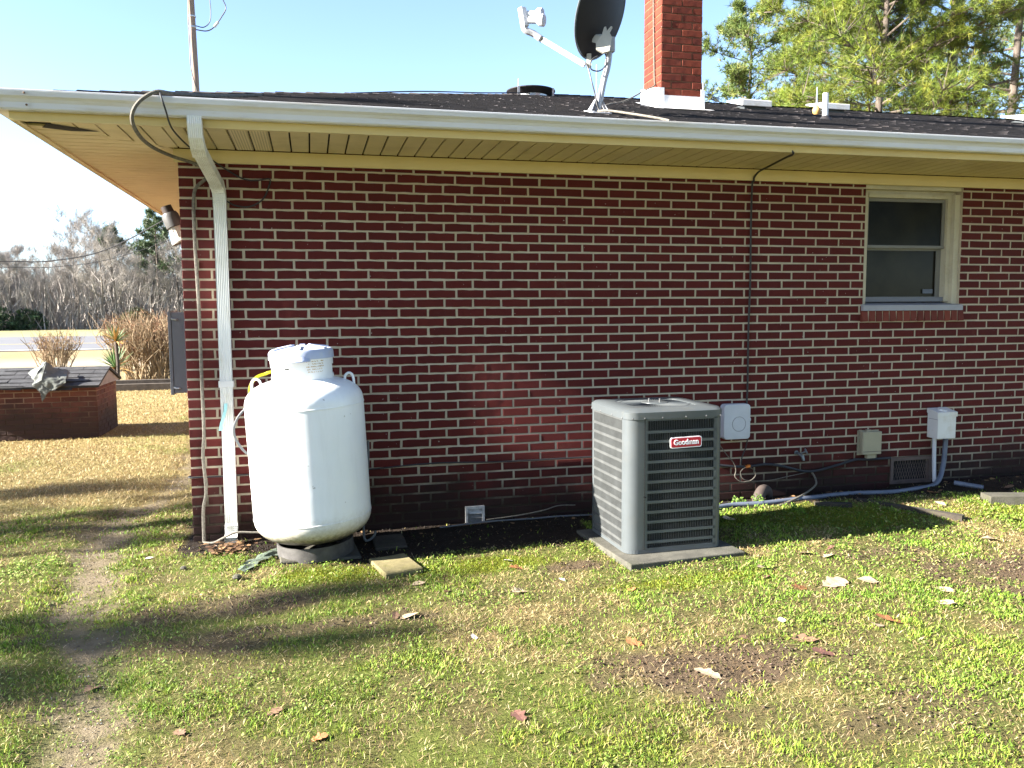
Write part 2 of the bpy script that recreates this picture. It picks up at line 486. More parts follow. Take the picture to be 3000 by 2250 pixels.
    def build(self, name, m, parent=None, smooth=False, local=False, bevel=0):
        if parent is not None and not local:
            o = ORG.get(parent.name, Vector((0, 0, 0)))
            self.v = [(p[0] - o.x, p[1] - o.y, p[2] - o.z) for p in self.v]
        me = self.mesh(name, smooth)
        me.materials.append(m)
        ob = bpy.data.objects.new(name, me)
        COL.objects.link(ob)
        if parent is not None:
            ob.parent = parent
            ORG[ob.name] = ORG.get(parent.name, Vector((0, 0, 0)))
        else:
            ORG[ob.name] = Vector((0, 0, 0))
        if bevel:
            bv = ob.modifiers.new('bevel', 'BEVEL')
            bv.width = bevel
            bv.segments = 2
            bv.limit_method = 'ANGLE'
        return ob

def tag(o, label=None, cat=None, group=None, kind=None):
    if label: o['label'] = label
    if cat: o['category'] = cat
    if group: o['group'] = group
    if kind: o['kind'] = kind
    return o

def thing(name, label, cat, loc=(0, 0, 0), group=None, rot=None):
    o = bpy.data.objects.new(name, None)
    o.empty_display_size = 0.1
    COL.objects.link(o)
    o.location = loc
    if rot: o.rotation_euler = rot
    ORG[o.name] = Vector(loc)
    return tag(o, label, cat, group)

def lone(mb, name, m, label, cat, base, group=None, smooth=False):
    """a thing made of one mesh, origin at its base"""
    b = Vector(base)
    mb.v = [(p[0] - b.x, p[1] - b.y, p[2] - b.z) for p in mb.v]
    o = mb.build(name, m, None, smooth)
    o.location = b
    ORG[o.name] = b
    return tag(o, label, cat, group)

def bez(pts, n=8):
    """Catmull-Rom through points"""
    P = [Vector(p) for p in pts]
    P = [P[0] * 2 - P[1]] + P + [P[-1] * 2 - P[-2]]
    out = []
    for i in range(1, len(P) - 2):
        for k in range(n):
            t = k / n
            a, b, c, d = P[i - 1], P[i], P[i + 1], P[i + 2]
            out.append(0.5 * ((2 * b) + (-a + c) * t + (2 * a - 5 * b + 4 * c - d) * t * t + (-a + 3 * b - 3 * c + d) * t ** 3))
    out.append(P[-2])
    return out

def npmesh(name, verts, tris, cols, m, parent=None):
    me = bpy.data.meshes.new(name)
    nv, nf = len(verts), len(tris)
    me.vertices.add(nv)
    me.vertices.foreach_set('co', np.ascontiguousarray(verts, dtype=np.float32).ravel())
    k = tris.shape[1]
    me.loops.add(nf * k)
    me.loops.foreach_set('vertex_index', np.ascontiguousarray(tris, dtype=np.int32).ravel())
    me.polygons.add(nf)
    me.polygons.foreach_set('loop_start', np.arange(0, nf * k, k, dtype=np.int32))
    me.polygons.foreach_set('loop_total', np.full(nf, k, dtype=np.int32))
    if cols is not None:
        a = me.attributes.new('col', 'FLOAT_COLOR', 'POINT')
        c4 = np.ones((nv, 4), dtype=np.float32)
        c4[:, :3] = cols
        a.data.foreach_set('color', c4.ravel())
    me.update(calc_edges=True)
    me.materials.append(m)
    o = bpy.data.objects.new(name, me)
    COL.objects.link(o)
    if parent is not None:
        o.parent = parent
    ORG[o.name] = ORG.get(parent.name, Vector((0, 0, 0))) if parent is not None else Vector((0, 0, 0))
    return o

def _hash(ix, iy, s):
    h = (ix.astype(np.int64) * 374761393 + iy.astype(np.int64) * 668265263 + s * 974634777) & 0xffffffff
    h = ((h ^ (h >> 13)) * 1274126177) & 0xffffffff
    h = h ^ (h >> 16)
    return (h & 0xffff) / 65535.0

def vnoise(x, y, s=0):
    ix, iy = np.floor(x), np.floor(y)
    fx, fy = x - ix, y - iy
    fx, fy = fx * fx * (3 - 2 * fx), fy * fy * (3 - 2 * fy)
    a, b = _hash(ix, iy, s), _hash(ix + 1, iy, s)
    c, d = _hash(ix, iy + 1, s), _hash(ix + 1, iy + 1, s)
    return (a * (1 - fx) + b * fx) * (1 - fy) + (c * (1 - fx) + d * fx) * fy

def fbm(x, y, s=0, o=4):
    t, a, k = 0, 0.5, 1.0
    for i in range(o):
        t = t + a * vnoise(x * k, y * k, s + i)
        a *= 0.5
        k *= 2.03
    return t / (1 - 0.5 ** o)

def sstep(v, a, b):
    t = np.clip((v - a) / (b - a), 0, 1)
    return t * t * (3 - 2 * t)

# ------------------------------------------------------------------ ground
def polyd(x, y, pts):
    d = np.full(x.shape, 1e9)
    for (ax, ay), (bx, by) in zip(pts[:-1], pts[1:]):
        vx, vy = bx - ax, by - ay
        t = np.clip(((x - ax) * vx + (y - ay) * vy) / (vx * vx + vy * vy), 0, 1)
        d = np.minimum(d, np.hypot(x - ax - t * vx, y - ay - t * vy))
    return d

PATH = [(-0.05, -4.2), (-0.05, -2.9), (-0.13, -2.3), (-0.41, -1.3), (-0.49, -0.75), (-0.60, 0.12), (-0.64, 0.9), (-0.45, 1.6), (-0.35, 2.6), (-0.5, 5)]

def H(x, y):
    x, y = np.asarray(x, float), np.asarray(y, float)
    h = 0.024 * np.clip(x - 1.2, 0, 6) * sstep(y, -2.0, -0.25) * (1 - sstep(y, 5, 9))
    near = 1 - sstep(np.hypot(x - 2, y + 1), 9, 16)
    h = h + near * (0.030 * (fbm(x * 1.6, y * 1.6, 3) - 0.5) + 0.022 * (fbm(x * 7, y * 7, 9) - 0.5))
    h = h - 0.022 * (1 - sstep(polyd(x, y, PATH), 0.08, 0.26)) * near
    flat = sstep(y, -0.16, -0.04) * (1 - sstep(y, 0.5, 1.0)) * (x > -0.1)
    h = h * (1 - 0.5 * flat)
    far = sstep(y, 20, 34)
    return h * (1 - far)

def hz(x, y):
    return float(H(np.array([x]), np.array([y]))[0])

def masks(x, y):
    n1 = fbm(x * 1.3, y * 1.3, 21)
    n2 = fbm(x * 5, y * 5, 31)
    n3 = fbm(x * 17, y * 17, 41)
    pd = polyd(x, y, PATH) + 0.34 * (n2 - 0.5) + 0.16 * (n3 - .5) + .10 * (n1 - .5)
    path = (1 - sstep(pd, 0.03, 0.22)) * (.55 + .45 * sstep(n3, .3, .55))
    wob = 0.28 * (n2 - 0.5) + 0.18 * (n1 - .5)
    # damp bare soil under the eave, its wider dark strip painting the tank's shadow
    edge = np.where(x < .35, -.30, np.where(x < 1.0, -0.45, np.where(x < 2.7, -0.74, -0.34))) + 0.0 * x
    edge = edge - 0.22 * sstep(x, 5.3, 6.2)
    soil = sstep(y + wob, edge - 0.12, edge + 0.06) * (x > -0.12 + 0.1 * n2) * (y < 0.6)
    def blob(cx, cy, rx, ry, k=0.55):
        d = np.hypot((x - cx) / rx, (y - cy) / ry) + k * (n2 - 0.5) * 2 + 0.3 * (n3 - .5)
        return 1 - sstep(d, 0.55, 1.15)
    bare = np.maximum.reduce([blob(2.50, -2.74, 0.56, 0.34), blob(2.25, -2.62, .3, .2) * .6, blob(5.15, -2.0, 0.75, 0.45), blob(2.4, -1.22, .32, .13) * .9, blob(3.05, -2.72, .25, .12) * .6, blob(4.3, -1.45, .4, .10) * .7, blob(0.45, -1.85, .6, .16) * .7, blob(1.3, -3.6, .4, .15) * .5, blob(3.2, -3.3, .5, .18) * .5, blob(.35, -1.35, .6, .22) * .8, blob(1.0, -1.75, .5, .10) * .7])
    moss = np.maximum.reduce([blob(1.0, -0.98, 0.55, 0.17, .4), blob(1.85, -1.05, .5, .16), blob(3.75, -0.62, 0.45, 0.12), blob(4.6, -0.75, .7, .35) * .9, blob(5.7, -.9, .5, .2) * .6, blob(3.0, -1.65, .6, .13) * .8])
    dry = sstep(n1 + 0.35 * (n2 - 0.5) + 0.10 * sstep(-x, -0.6, 1.6) + 0.22 * sstep(y, -0.6, 1.5) * (x < 0.2) + 0.10 * sstep(x, 3.8, 5.5) * sstep(-y, 1.2, 2.4), 0.58, 0.80)
    dry = np.maximum(dry, sstep(y + 0.3 * (n2 - .5), 0.6, 2.0) * (0.90 + 0.1 * n2))
    return path, soil, bare, moss, dry, n1, n2, n3

def ground():
    def axis(lo, hi, step, far, flo=None):
        a = list(np.arange(lo, hi + 1e-6, step))
        s, v = step, hi
        while v < far:
            s *= 1.22
            v += s
            a.append(v)
        s, v = step, lo
        pre = []
        lim = flo if flo is not None else -far
        while v > lim:
            s *= 1.22
            v -= s
            pre.append(v)
        return np.array(pre[::-1] + a)
    xs = axis(-3.0, 8.0, 0.045, 900)
    ys = axis(-4.6, 2.4, 0.045, 900, -400)
    X, Y = np.meshgrid(xs, ys)
    x, y = X.ravel(), Y.ravel()
    path, soil, bare, moss, dry, n1, n2, n3 = masks(x, y)
    z = H(x, y) - 0.004
    c = np.empty((len(x), 3))
    base = np.array((0.10, 0.088, 0.034))
    thatch = np.array((0.19, 0.15, 0.065))
    c[:] = base
    def lay(a, col, mul=None):
        col = np.array(col)[None, :] * np.ones((len(x), 1))
        if mul is not None:
            col = col * mul[:, None]
        c[:] = c * (1 - a[:, None]) + col * a[:, None]
    lay(sstep(n2, .4, .62) * .7, (0.095, 0.12, 0.022))
    lay(dry * .85, thatch, 0.7 + 0.6 * n3)
    lay(bare * .95, (0.10, 0.07, 0.045), 0.6 + 0.8 * n3)
    lay(moss * .95, (0.11, 0.125, 0.012), 0.6 + 0.8 * n3)
    lay(path, (0.170, 0.136, 0.088), 0.7 + 0.6 * n3)
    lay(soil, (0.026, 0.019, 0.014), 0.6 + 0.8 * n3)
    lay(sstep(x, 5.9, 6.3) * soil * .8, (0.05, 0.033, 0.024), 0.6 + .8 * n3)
    # wider lawn, verge across the road
    yard = sstep(y, 2.5, 7)
    lay(yard * (1 - sstep(y, 13, 16)), (0.26, 0.195, 0.085), 0.75 + 0.5 * n2)
    lay(sstep(y, 14, 16), (0.27, 0.205, 0.11), 0.75 + 0.5 * fbm(x * .4, y * 1.2, 61))
    lay(sstep(y, 21, 22) * (1 - sstep(y, 24, 25)), (0.33, 0.28, 0.21))
    lay(sstep(y, 50, 54), (0.27, 0.26, 0.125), 0.8 + .4 * fbm(x * .1, y * .3, 71))
    lay(sstep(y, 74, 78), (0.12, 0.09, 0.06))
    nx, ny = len(xs), len(ys)
    idx = np.arange(nx * ny).reshape(ny, nx)
    q = np.stack([idx[:-1, :-1], idx[:-1, 1:], idx[1:, 1:], idx[1:, :-1]], -1).reshape(-1, 4)
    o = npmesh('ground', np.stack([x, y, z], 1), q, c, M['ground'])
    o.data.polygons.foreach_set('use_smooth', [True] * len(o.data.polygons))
    tag(o, 'patchy winter lawn and dirt yard', kind='structure')
ground()

mb = MB().box((-400, 31.4, -.2), (400, 52.3, 0.03))
tag(mb.build('road', M['asphalt']), 'grey asphalt road running past the yard', kind='structure')
mb = MB().box((-400, 31.62, 0.02), (400, 31.82, 0.036))
tag(mb.build('road_edge_line', M['roadline']), 'white line along the near edge of the road', kind='structure')
mb = MB()
mb.box((-400, 38.7, 0.02), (400, 38.82, 0.036)).box((-400, 39.0, 0.02), (400, 39.12, 0.036))
tag(mb.build('road_centre_line', M['roadyellow']), 'double yellow line along the road', kind='structure')


# ------------------------------------------------------------------ the house
HX, HY = 16.2, 7.42                     # wall length and depth
EV = 0.78                               # roof edge overhang
SL = 0.293                              # roof slope
ZE = 2.795                              # roof plane height at y = -EV
RY = HY / 2
house = thing('house', 'low red brick house with a dark hipped shingle roof and white gutter', 'house', (0, 0, 0))
ch, Mx = 0.0677, 0.20964
JB, JH = 0.0138, 0.0155                 # joint thicknesses
def zJ(k): return (37.65 - k) * ch
OPEN = [(5.25, 6.185, 1.462, 3.0), (5.565, 5.972, 0.085, 0.318)]    # window with its sill course, crawl-space vent

def brick_mesh(name, w, h, d, m, seed):
    """one brick, face towards -y, origin at the middle of its face"""
    r = random.Random(seed)
    e = 0.0028
    j = lambda a: r.uniform(-a, a)
    vs, fs = [], []
    hw, hh = w / 2, h / 2
    ks = (-1, -.55, -.1, .4, 1) if w > .12 else (-1, .1, 1)
    outer = [(hw * k_, -hh) for k_ in ks] + [(hw * k_, hh) for k_ in reversed(ks)]
    outer = [(x + j(.0018), z + j(.0019)) for x, z in outer]
    inner = [(x * (1 - 2 * e / w) + j(.0007), z * (1 - 2 * e / h) + j(.0007)) for x, z in outer]
    vs += [(x, d, z) for x, z in outer] + [(x, e, z) for x, z in outer] + [(x, j(.0009), z) for x, z in inner]
    n = len(outer)
    for ring in (0, 1):
        for i in range(n):
            a, b = ring * n + i, ring * n + (i + 1) % n
            fs.append((a, b, b + n, a + n))
    nk = len(ks)
    for i in range(nk - 1):
        fs.append((2 * n + i, 2 * n + i + 1, 3 * n - 2 - i, 3 * n - 1 - i))
    me = bpy.data.meshes.new(name)
    me.from_pydata(vs, [], fs)
    me.update()
    me.materials.append(m)
    return me

def wall_with_holes(mb, x0, x1, z0, z1, y0, y1, holes):
    xs = sorted({x0, x1} | {h[0] for h in holes} | {h[1] for h in holes})
    zs = sorted({z0, z1} | {max(z0, min(z1, h[2])) for h in holes} | {max(z0, min(z1, h[3])) for h in holes})
    for a, b in zip(xs[:-1], xs[1:]):
        for c, d in zip(zs[:-1], zs[1:]):
            mx_, mz_ = (a + b) / 2, (c + d) / 2
            if any(h[0] < mx_ < h[1] and h[2] < mz_ < h[3] for h in holes):
                continue
            mb.box((a, y0, c), (b, y1, d))

mb = MB()
wall_with_holes(mb, 0.003, HX - .003, -0.25, 2.66, 0.0045, 0.20, OPEN)
wall = mb.build('wall', M['mortar'], house)
mb = MB().box((0.0045, 0.2005, -0.25), (0.2, HY, 2.66)).box((HX - .2, 0.2005, -0.25), (HX - .0045, HY, 2.66)).box((.2005, HY - .2, -0.25), (HX - .2005, HY - .002, 2.66))
mb.build('wall', M['mortar'], house)
mb = MB().box((5.25, 0.1, 1.2), (6.2, .6, 1.21))
# brick layout of the wall that faces the viewer
bricks = []                              # (x0, x1, z0, z1, full)
for k in range(-2, 42):
    zt, zb = zJ(k) - JB / 2, zJ(k + 1) + JB / 2
    off = 0.1006 if k % 2 else 0.188
    js = [-JH / 2] + [off + Mx * n for n in range(int(HX / Mx) + 2)]
    for a, b in zip(js[:-1], js[1:]):
        x0, x1 = a + JH / 2, min(b - JH / 2, HX)
        if x0 > HX - .02:
            continue
        segs = [(x0, x1)]
        for h in OPEN:
            if zb < h[3] - .012 and zt > h[2] + .012:
                ns = []
                for s in segs:
                    if s[1] <= h[0] or s[0] >= h[1]:
                        ns.append(s)
                    else:
                        if s[0] < h[0] - .02: ns.append((s[0], h[0] - .001))
                        if s[1] > h[1] + .02: ns.append((h[1] + .001, s[1]))
                segs = ns
        for s in segs:
            bricks.append((s[0], s[1], zb, zt, abs((s[1] - s[0]) - (Mx - JH)) < .004))
def dcam(x, z): return math.sqrt((x - CAM.x) ** 2 + CAM.y ** 2 + (z - CAM.z) ** 2)
def hidden(x, z):
    return (0.36 < x < 1.25 and z < 1.2) or (0.13 < x < 0.36) or (2.45 < x < 4.1 and z < .72) or z > 2.53 or z < 0.05
cand = sorted([b for b in bricks if b[4] and not hidden((b[0] + b[1]) / 2, (b[2] + b[3]) / 2) and b[0] < 6.9], key=lambda b: dcam((b[0] + b[1]) / 2, (b[2] + b[3]) / 2))
single = set(cand[:245])
variants = [brick_mesh('brick', Mx - JH, ch - JB, 0.05, M['brick'], i) for i in range(7)]
rb = random.Random(5)
rest = MB()
for b in bricks:
    cx, cz = (b[0] + b[1]) / 2, (b[2] + b[3]) / 2
    jit = rb.uniform(-.0012, .0012)
    if b in single:
        o = bpy.data.objects.new('brick', rb.choice(variants))
        COL.objects.link(o)
        o.parent = wall
        o.location = (cx + rb.uniform(-.0015, .0015), jit, cz + rb.uniform(-.0012, .0012))
        o.rotation_euler = (0, rb.uniform(-.006, .006), 0)
    else:
        w, h = b[1] - b[0], b[3] - b[2]
        e = .0028
        hw, hh = w / 2, h / 2
        j = lambda: rb.uniform(-.0015, .0015)
        o4 = [(cx - hw + j(), cz - hh + j()), (cx + hw + j(), cz - hh + j()), (cx + hw + j(), cz + hh + j()), (cx - hw + j(), cz + hh + j())]
        i4 = [(cx + (x - cx) * (1 - 2 * e / w), cz + (z - cz) * (1 - 2 * e / h)) for x, z in o4]
        vs = [(x, .05, z) for x, z in o4] + [(x, e + jit, z) for x, z in o4] + [(x, jit, z) for x, z in i4]
        fs = [(r * 4 + i, r * 4 + (i + 1) % 4, r * 4 + 4 + (i + 1) % 4, r * 4 + 4 + i) for r in (0, 1) for i in range(4)] + [(8, 9, 10, 11)]
        rest.add(vs, fs)
o = rest.build('brick_courses', M['brick'], wall)
tag(o, kind='stuff')
# courses of the end wall round the corner
side = MB()
for k in range(-2, 42):
    zt, zb = zJ(k) - JB / 2, zJ(k + 1) + JB / 2
    off = 0.1006 if k % 2 == 0 else 0.2
    ys = [0.1 - JH / 2 + .004] + [off + Mx * n for n in range(1, int(HY / Mx) + 1)]
    side.box((0, .0515, zb), (.05, .094, zt))
    for a, b in zip(ys[:-1], ys[1:]):
        side.box((0.0, a + JH / 2, zb), (.05, min(b - JH / 2, HY), zt))
tag(side.build('brick_courses', M['brick'], house), kind='stuff')

# rowlock sill under the window: each brick on edge
sill_me = [brick_mesh('sill_brick', 0.0565, 0.086, 0.15, M['sill_brick'], 50 + i) for i in range(4)]
for i in range(15):
    o = bpy.data.objects.new('sill_brick', sill_me[i % 4])
    COL.objects.link(o)
    o.parent = wall
    o.location = (5.262 + i * 0.0664, -0.022 + rb.uniform(-.002, .002), 1.512)
    o.rotation_euler = (R(-6), rb.uniform(-.02, .02), 0)
MB().box((5.236, -.014, 1.462), (6.216, .19, 1.552)).build('sill_mortar', M['mortar'], wall)

# frieze and soffit
MB().box((-.022, -.024, 2.577), (HX + .022, -.002, 2.662)).build('frieze', M['frieze'], house)
MB().box((-.024, -.002, 2.577), (-.002, HY + .02, 2.662)).build('frieze', M['frieze'], house)
ZS = 2.668
so_x0, so_y0 = -0.735, -0.735
nn = 0
x = -0.70
while x < HX + .7:
    vented = 0.33 < x + .06 < 0.60 or 3.03 < x + .06 < 3.30 or 7.0 < x + .06 < 7.3
    x1 = x + .1085
    ye = -.026
    if x1 < 0.0:       # mitred against the end run
        ya, yb = x + .012, x1 + .012
        vs = [(x, so_y0, ZS), (x1, so_y0, ZS), (x1, min(yb, ye), ZS), (x, min(ya, ye), ZS)]
        if ya - so_y0 < .05:
            x += .12
            continue
        vs2 = [(a, b, ZS + .012) for a, b, c in vs]
        mb = MB().add(vs + vs2, [(3, 2, 1, 0), (0, 1, 5, 4), (1, 2, 6, 5), (2, 3, 7, 6), (3, 0, 4, 7)])
    else:
        mb = MB().add([(x, so_y0, ZS), (x1, so_y0, ZS), (x1, ye, ZS), (x, ye, ZS), (x - .0, so_y0, ZS + .012), (x1 + .002, so_y0, ZS + .012), (x1 + .002, ye, ZS + .012), (x, ye, ZS + .012)],
                      [(3, 2, 1, 0), (0, 1, 5, 4), (1, 2, 6, 5), (2, 3, 7, 6), (3, 0, 4, 7)])
    mb.build('soffit_panel', M['soffit_vent'] if vented else M['soffit'], house)
    x += .12
y = -0.56
while y < HY + .7:
    y1 = y + .1085
    xa = (y - .012 if y < -.02 else -.026)
    xb = (y1 - .012 if y1 < -.02 else -.026)
    vs = [(so_x0, y, ZS), (min(xa, -.026), y, ZS), (min(xb, -.026), y1, ZS), (so_x0, y1, ZS)]
    vs2 = [(a, b, ZS + .012) for a, b, c in vs]
    MB().add(vs + vs2, [(3, 2, 1, 0), (0, 1, 5, 4), (1, 2, 6, 5), (2, 3, 7, 6), (3, 0, 4, 7)]).build('soffit_panel', M['soffit'], house)
    y += .12
# J channel along the outside edge and behind the panels a dark backing
MB().box((so_x0 - .012, so_y0 - .012, ZS - .012), (HX + .7, so_y0 + .014, ZS - .001)).box((so_x0 - .012, so_y0 + .0145, ZS - .012), (so_x0 + .014, HY + .7, ZS - .001)).build('soffit_channel', M['soffit'], house)
MB().box((so_x0 + .01, so_y0 + .01, ZS + .016), (HX + .7, .19, ZS + .03)).box((so_x0 + .01, .1905, ZS + .016), (.19, HY + .7, ZS + .03)).build('soffit_backing', M['dark'], house)
# fascia
MB().box((-.76, -.76, 2.655), (HX + .76, -.748, 2.79)).box((-.76, -.7475, 2.655), (-.748, HY + .76, 2.79)).build('fascia', M['frieze'], house)
# roof: four hipped planes
RX = RY + EV
z_at = lambda d: ZE + SL * d
xr0, xr1 = -EV + RX, HX + EV - RX
zr = z_at(RX)
A, B, Cc, D = (-EV, -EV, ZE), (HX + EV, -EV, ZE), (HX + EV, HY + EV, ZE), (-EV, HY + EV, ZE)
P0, P1 = (xr0, RY, zr), (xr1, RY, zr)
vs = [A, B, Cc, D, P0, P1] + [(p[0], p[1], p[2] - .05) for p in (A, B, Cc, D)] + [(P0[0], P0[1], P0[2] - .05), (P1[0], P1[1], P1[2] - .05)]
roof = MB().add(vs, [(0, 1, 5, 4), (1, 2, 5), (2, 3, 4, 5), (3, 0, 4), (0, 6, 7, 1), (1, 7, 8, 2), (2, 8, 9, 3), (3, 9, 6, 0), (6, 10, 11, 7), (7, 11, 8), (8, 11, 10, 9), (9, 10, 6)]).build('roof', M['roof'], house)
rs = random.Random(3)
mb = MB()
exp_ = 0.132
nrow = int(RX / math.cos(math.atan(SL)) / exp_ * 1.0)
for r in range(nrow):
    d0, d1 = r * exp_ * .96 - (.02 if r == 0 else 0), (r + 1) * exp_ * .96 + .02
    if d1 > RX: d1 = RX
    x = -EV + max(d0, 0) - .01 + (rs.random() * .1 if r else 0)
    xe = HX + EV - max(d0, 0)
    off = (r % 2) * .15
    first = True
    while x < xe:
        w = .305 + rs.uniform(-.004, .004)
        if first:
            w = .16 + off
            first = False
        x1 = min(x + w - .004, xe)
        lift = .009 + rs.uniform(0, .006)
        za, zb = z_at(d0) + lift, z_at(d1) + .002
        y0, y1 = -EV + d0, -EV + d1
        xs0 = max(x, -EV + d0 - .01)
        xs0b = max(x, -EV + d1)
        xe1b = min(x1, HX + EV - d1)
        if x1 > xs0 + .01 and xe1b > xs0b + .01:
            c = rs.uniform(-.002, .004)
            mb.add([(xs0, y0, za + c), (x1, y0, za), (xe1b, y1, zb), (xs0b, y1, zb), (xs0, y0, za - .010), (x1, y0, za - .010)],
                   [(0, 1, 2, 3), (4, 5, 1, 0), (3, 4, 0), (1, 5, 2)])
        x += w
tag(mb.build('shingles', M['roof'], roof), kind='stuff')
# ridge and hip caps
mb = MB()
def caps(p, q, n):
    p, q = Vector(p), Vector(q)
    for i in range(n):
        a, b = p.lerp(q, i / n), p.lerp(q, (i + 1.5) / n)
        t = (q - p).normalized()
        s = Vector((-t.y, t.x, 0)).normalized() * .13
        up = Vector((0, 0, .012 + rs.uniform(0, .007)))
        lo = Vector((0, 0, -.020))
        mb.add([a + s + lo + up * .5, a + up, a - s + lo + up * .5, b + s + lo, b + up * .4, b - s + lo], [(0, 1, 4, 3), (1, 2, 5, 4), (0, 2, 1)])
caps(P1, P0, int((xr1 - xr0) / .14))
caps(A, P0, 44)
tag(mb.build('ridge_caps', M['roof'], roof), kind='stuff')

# K-style gutter with its end run; profile in (outwards, z)
prof = [(0.0, 2.800), (0.0, 2.702), (0.062, 2.698), (0.070, 2.706), (0.072, 2.735), (0.082, 2.752), (0.100, 2.765), (0.104, 2.790), (0.104, 2.798), (0.092, 2.802), (0.090, 2.794)]
def gutter_run(mb):
    n = len(prof)
    vs = [(-.763 - o, -.763 - o, z) for o, z in prof] + [(HX + .76, -.763 - o, z) for o, z in prof]
    fs = [(i, i + n, i + n + 1, i + 1) for i in range(n - 1)]
    mb.add(vs, fs)
    vs = [(-.763 - o, -.763 - o, z) for o, z in prof] + [(-.763 - o, HY + .76, z) for o, z in prof]
    fs = [(i, i + 1, i + n + 1, i + n) for i in range(n - 1)]
    mb.add(vs, fs)
    return mb
gut = gutter_run(MB()).build('gutter', M['gutter'], house)
mb = MB()
n = len(prof)
def band(xa, xb):
    e = .0025
    mb.add([(x, -.763 - o - (e if o > .03 else 0), z - (e if z < 2.705 else 0)) for x in (xa, xb) for o, z in prof[1:8]], [(i, i + 7, i + 8, i + 1) for i in range(6)])
band(-.63, -.765)
mb.build('gutter_corner', M['gutter'], gut)
for px, pz in ((-.645, 2.778), (-.645, 2.722)):
    MB().lathe([(0, 0), (.006, 0), (.006, .004), (0, .006)], 8, (px, -.873 if pz > 2.75 else -.84, pz), (0, -1, 0)).build('rivet', M['leaf_brown'], gut)
# dark sheet painting the shade of a corner gap in the soffit
MB().add([(-.60, -.66, ZS - .004), (-.36, -.47, ZS - .004), (-.52, -.46, ZS - .004), (-.66, -.53, ZS - .004)], [(3, 2, 1, 0)]).build('soffit_gap_shade', M['dark'], house)

# downspout: outlet elbow, offset, wall elbow, long leader, kick-out
def rect_tube(pts, w, d, ups, name, m, parent):
    mb = MB()
    vs, fs = [], []
    pts = [Vector(p) for p in pts]
    # ribbed section: front has shallow flutes
    sec = []
    nr = 7
    for i in range(nr * 2 + 1):
        u = -w / 2 + w * i / (nr * 2)
        sec.append((u, -d / 2 + (.0035 if i % 2 else 0)))
    sec += [(w / 2, d / 2), (-w / 2, d / 2)]
    k = len(sec)
    for p, dn in zip(pts, ups):
        dn = Vector(dn).normalized()
        for u, v in sec:
            vs.append(p + Vector((1, 0, 0)) * u + dn * v)
    for i in range(len(pts) - 1):
        for j in range(k):
            fs.append((i * k + j, i * k + (j + 1) % k, (i + 1) * k + (j + 1) % k, (i + 1) * k + j))
    mb.add(vs, fs)
    return mb.build(name, m, parent)
dsx = .215
ds = rect_tube([(.262, -.052, 2.34), (.262, -.052, 2.0), (.260, -.054, 1.2), (.258, -.054, .09)], .079, .058, [(0, 1, 0)] * 4, 'downspout', M['downspout'], house)
rect_tube([(dsx, -.812, 2.705), (dsx, -.812, 2.66), (dsx, -.79, 2.60), (dsx + .002, -.735, 2.555), (dsx + .005, -.66, 2.522)], .079, .060, [(0, 1, 0), (0, 1, 0), (0, .85, .5), (0, .55, .85), (0, .42, .9)], 'elbow', M['downspout'], ds)
rect_tube([(dsx + .004, -.69, 2.537), (.255, -.13, 2.425)], .074, .056, [(0, .25, .97), (0, .25, .97)], 'offset_pipe', M['downspout'], ds)
rect_tube([(.252, -.16, 2.432), (.256, -.10, 2.418), (.26, -.062, 2.385), (.262, -.053, 2.345), (.262, -.052, 2.28)], .082, .062, [(0, .25, .97), (0, .35, .93), (0, .75, .6), (0, .97, .2), (0, 1, 0)], 'elbow', M['downspout'], ds)
for i in range(6):
    z = 2.30 + i * .015
    MB().box((.222, -.0865 - .002, z), (.302, -.083, z + .005)).build('crimp', M['downspout'], ds)
rect_tube([(.258, -.055, .135), (.258, -.06, .085), (.258, -.09, .045), (.258, -.15, .02)], .083, .062, [(0, 1, 0), (0, .95, .2), (0, .6, .8), (0, .2, .95)], 'kick_out', M['downspout'], ds)
for i in range(4):
    MB().box((.216, -.093, .075 + i * .013), (.300, -.0855, .081 + i * .013)).build('crimp', M['downspout'], ds)
MB().box((.212, -.0875, 1.075), (.308, -.022, 1.118)).build('strap', M['white'], ds)

# window: frame, two sashes with dark panes, sill
win = thing('window', None, None)
win.parent = house
MB().box((5.2505, .085, 2.52), (6.1845, .16, 2.60)).box((5.2505, .02, 2.548), (6.1845, .0845, 2.60)).build('frame_head', M['window_trim'], win)
MB().box((6.135, .03, 1.60), (6.1845, .16, 2.5195)).build('frame_jamb', M['window_trim'], win)
MB().box((5.2505, .03, 1.60), (5.292, .16, 2.5195)).build('frame_jamb', M['window_trim'], win)
MB().box((6.098, .07, 1.63), (6.1345, .16, 2.5195)).box((5.2925, .07, 1.63), (5.325, .16, 2.5195)).build('stop', M['window_trim'], win)
MB().box((5.3255, .065, 2.488), (6.0975, .16, 2.519)).build('stop', M['window_trim'], win)
MB().add([(5.236, -.030, 1.556), (6.20, -.030, 1.556), (6.20, .17, 1.556), (5.236, .17, 1.556), (5.236, -.030, 1.600), (6.20, -.030, 1.600), (6.20, .17, 1.628), (5.236, .17, 1.628)],
         [(0, 3, 2, 1), (4, 5, 6, 7), (0, 1, 5, 4), (1, 2, 6, 5), (2, 3, 7, 6), (3, 0, 4, 7)]).build('sill', M['window_sill'], win)
def sash(x0, x1, z0, z1, y, s, m):
    mb = MB().box((x0, y, z0), (x0 + s, y + .03, z1)).box((x1 - s, y, z0), (x1, y + .03, z1)).box((x0 + s, y, z0), (x1 - s, y + .03, z0 + s)).box((x0 + s, y, z1 - s), (x1 - s, y + .03, z1))
    o = mb.build('sash', m, win)
    MB().box((x0 + s, y + .012, z0 + s), (x1 - s, y + .018, z1 - s)).build('pane', M['glass'], win)
    return o
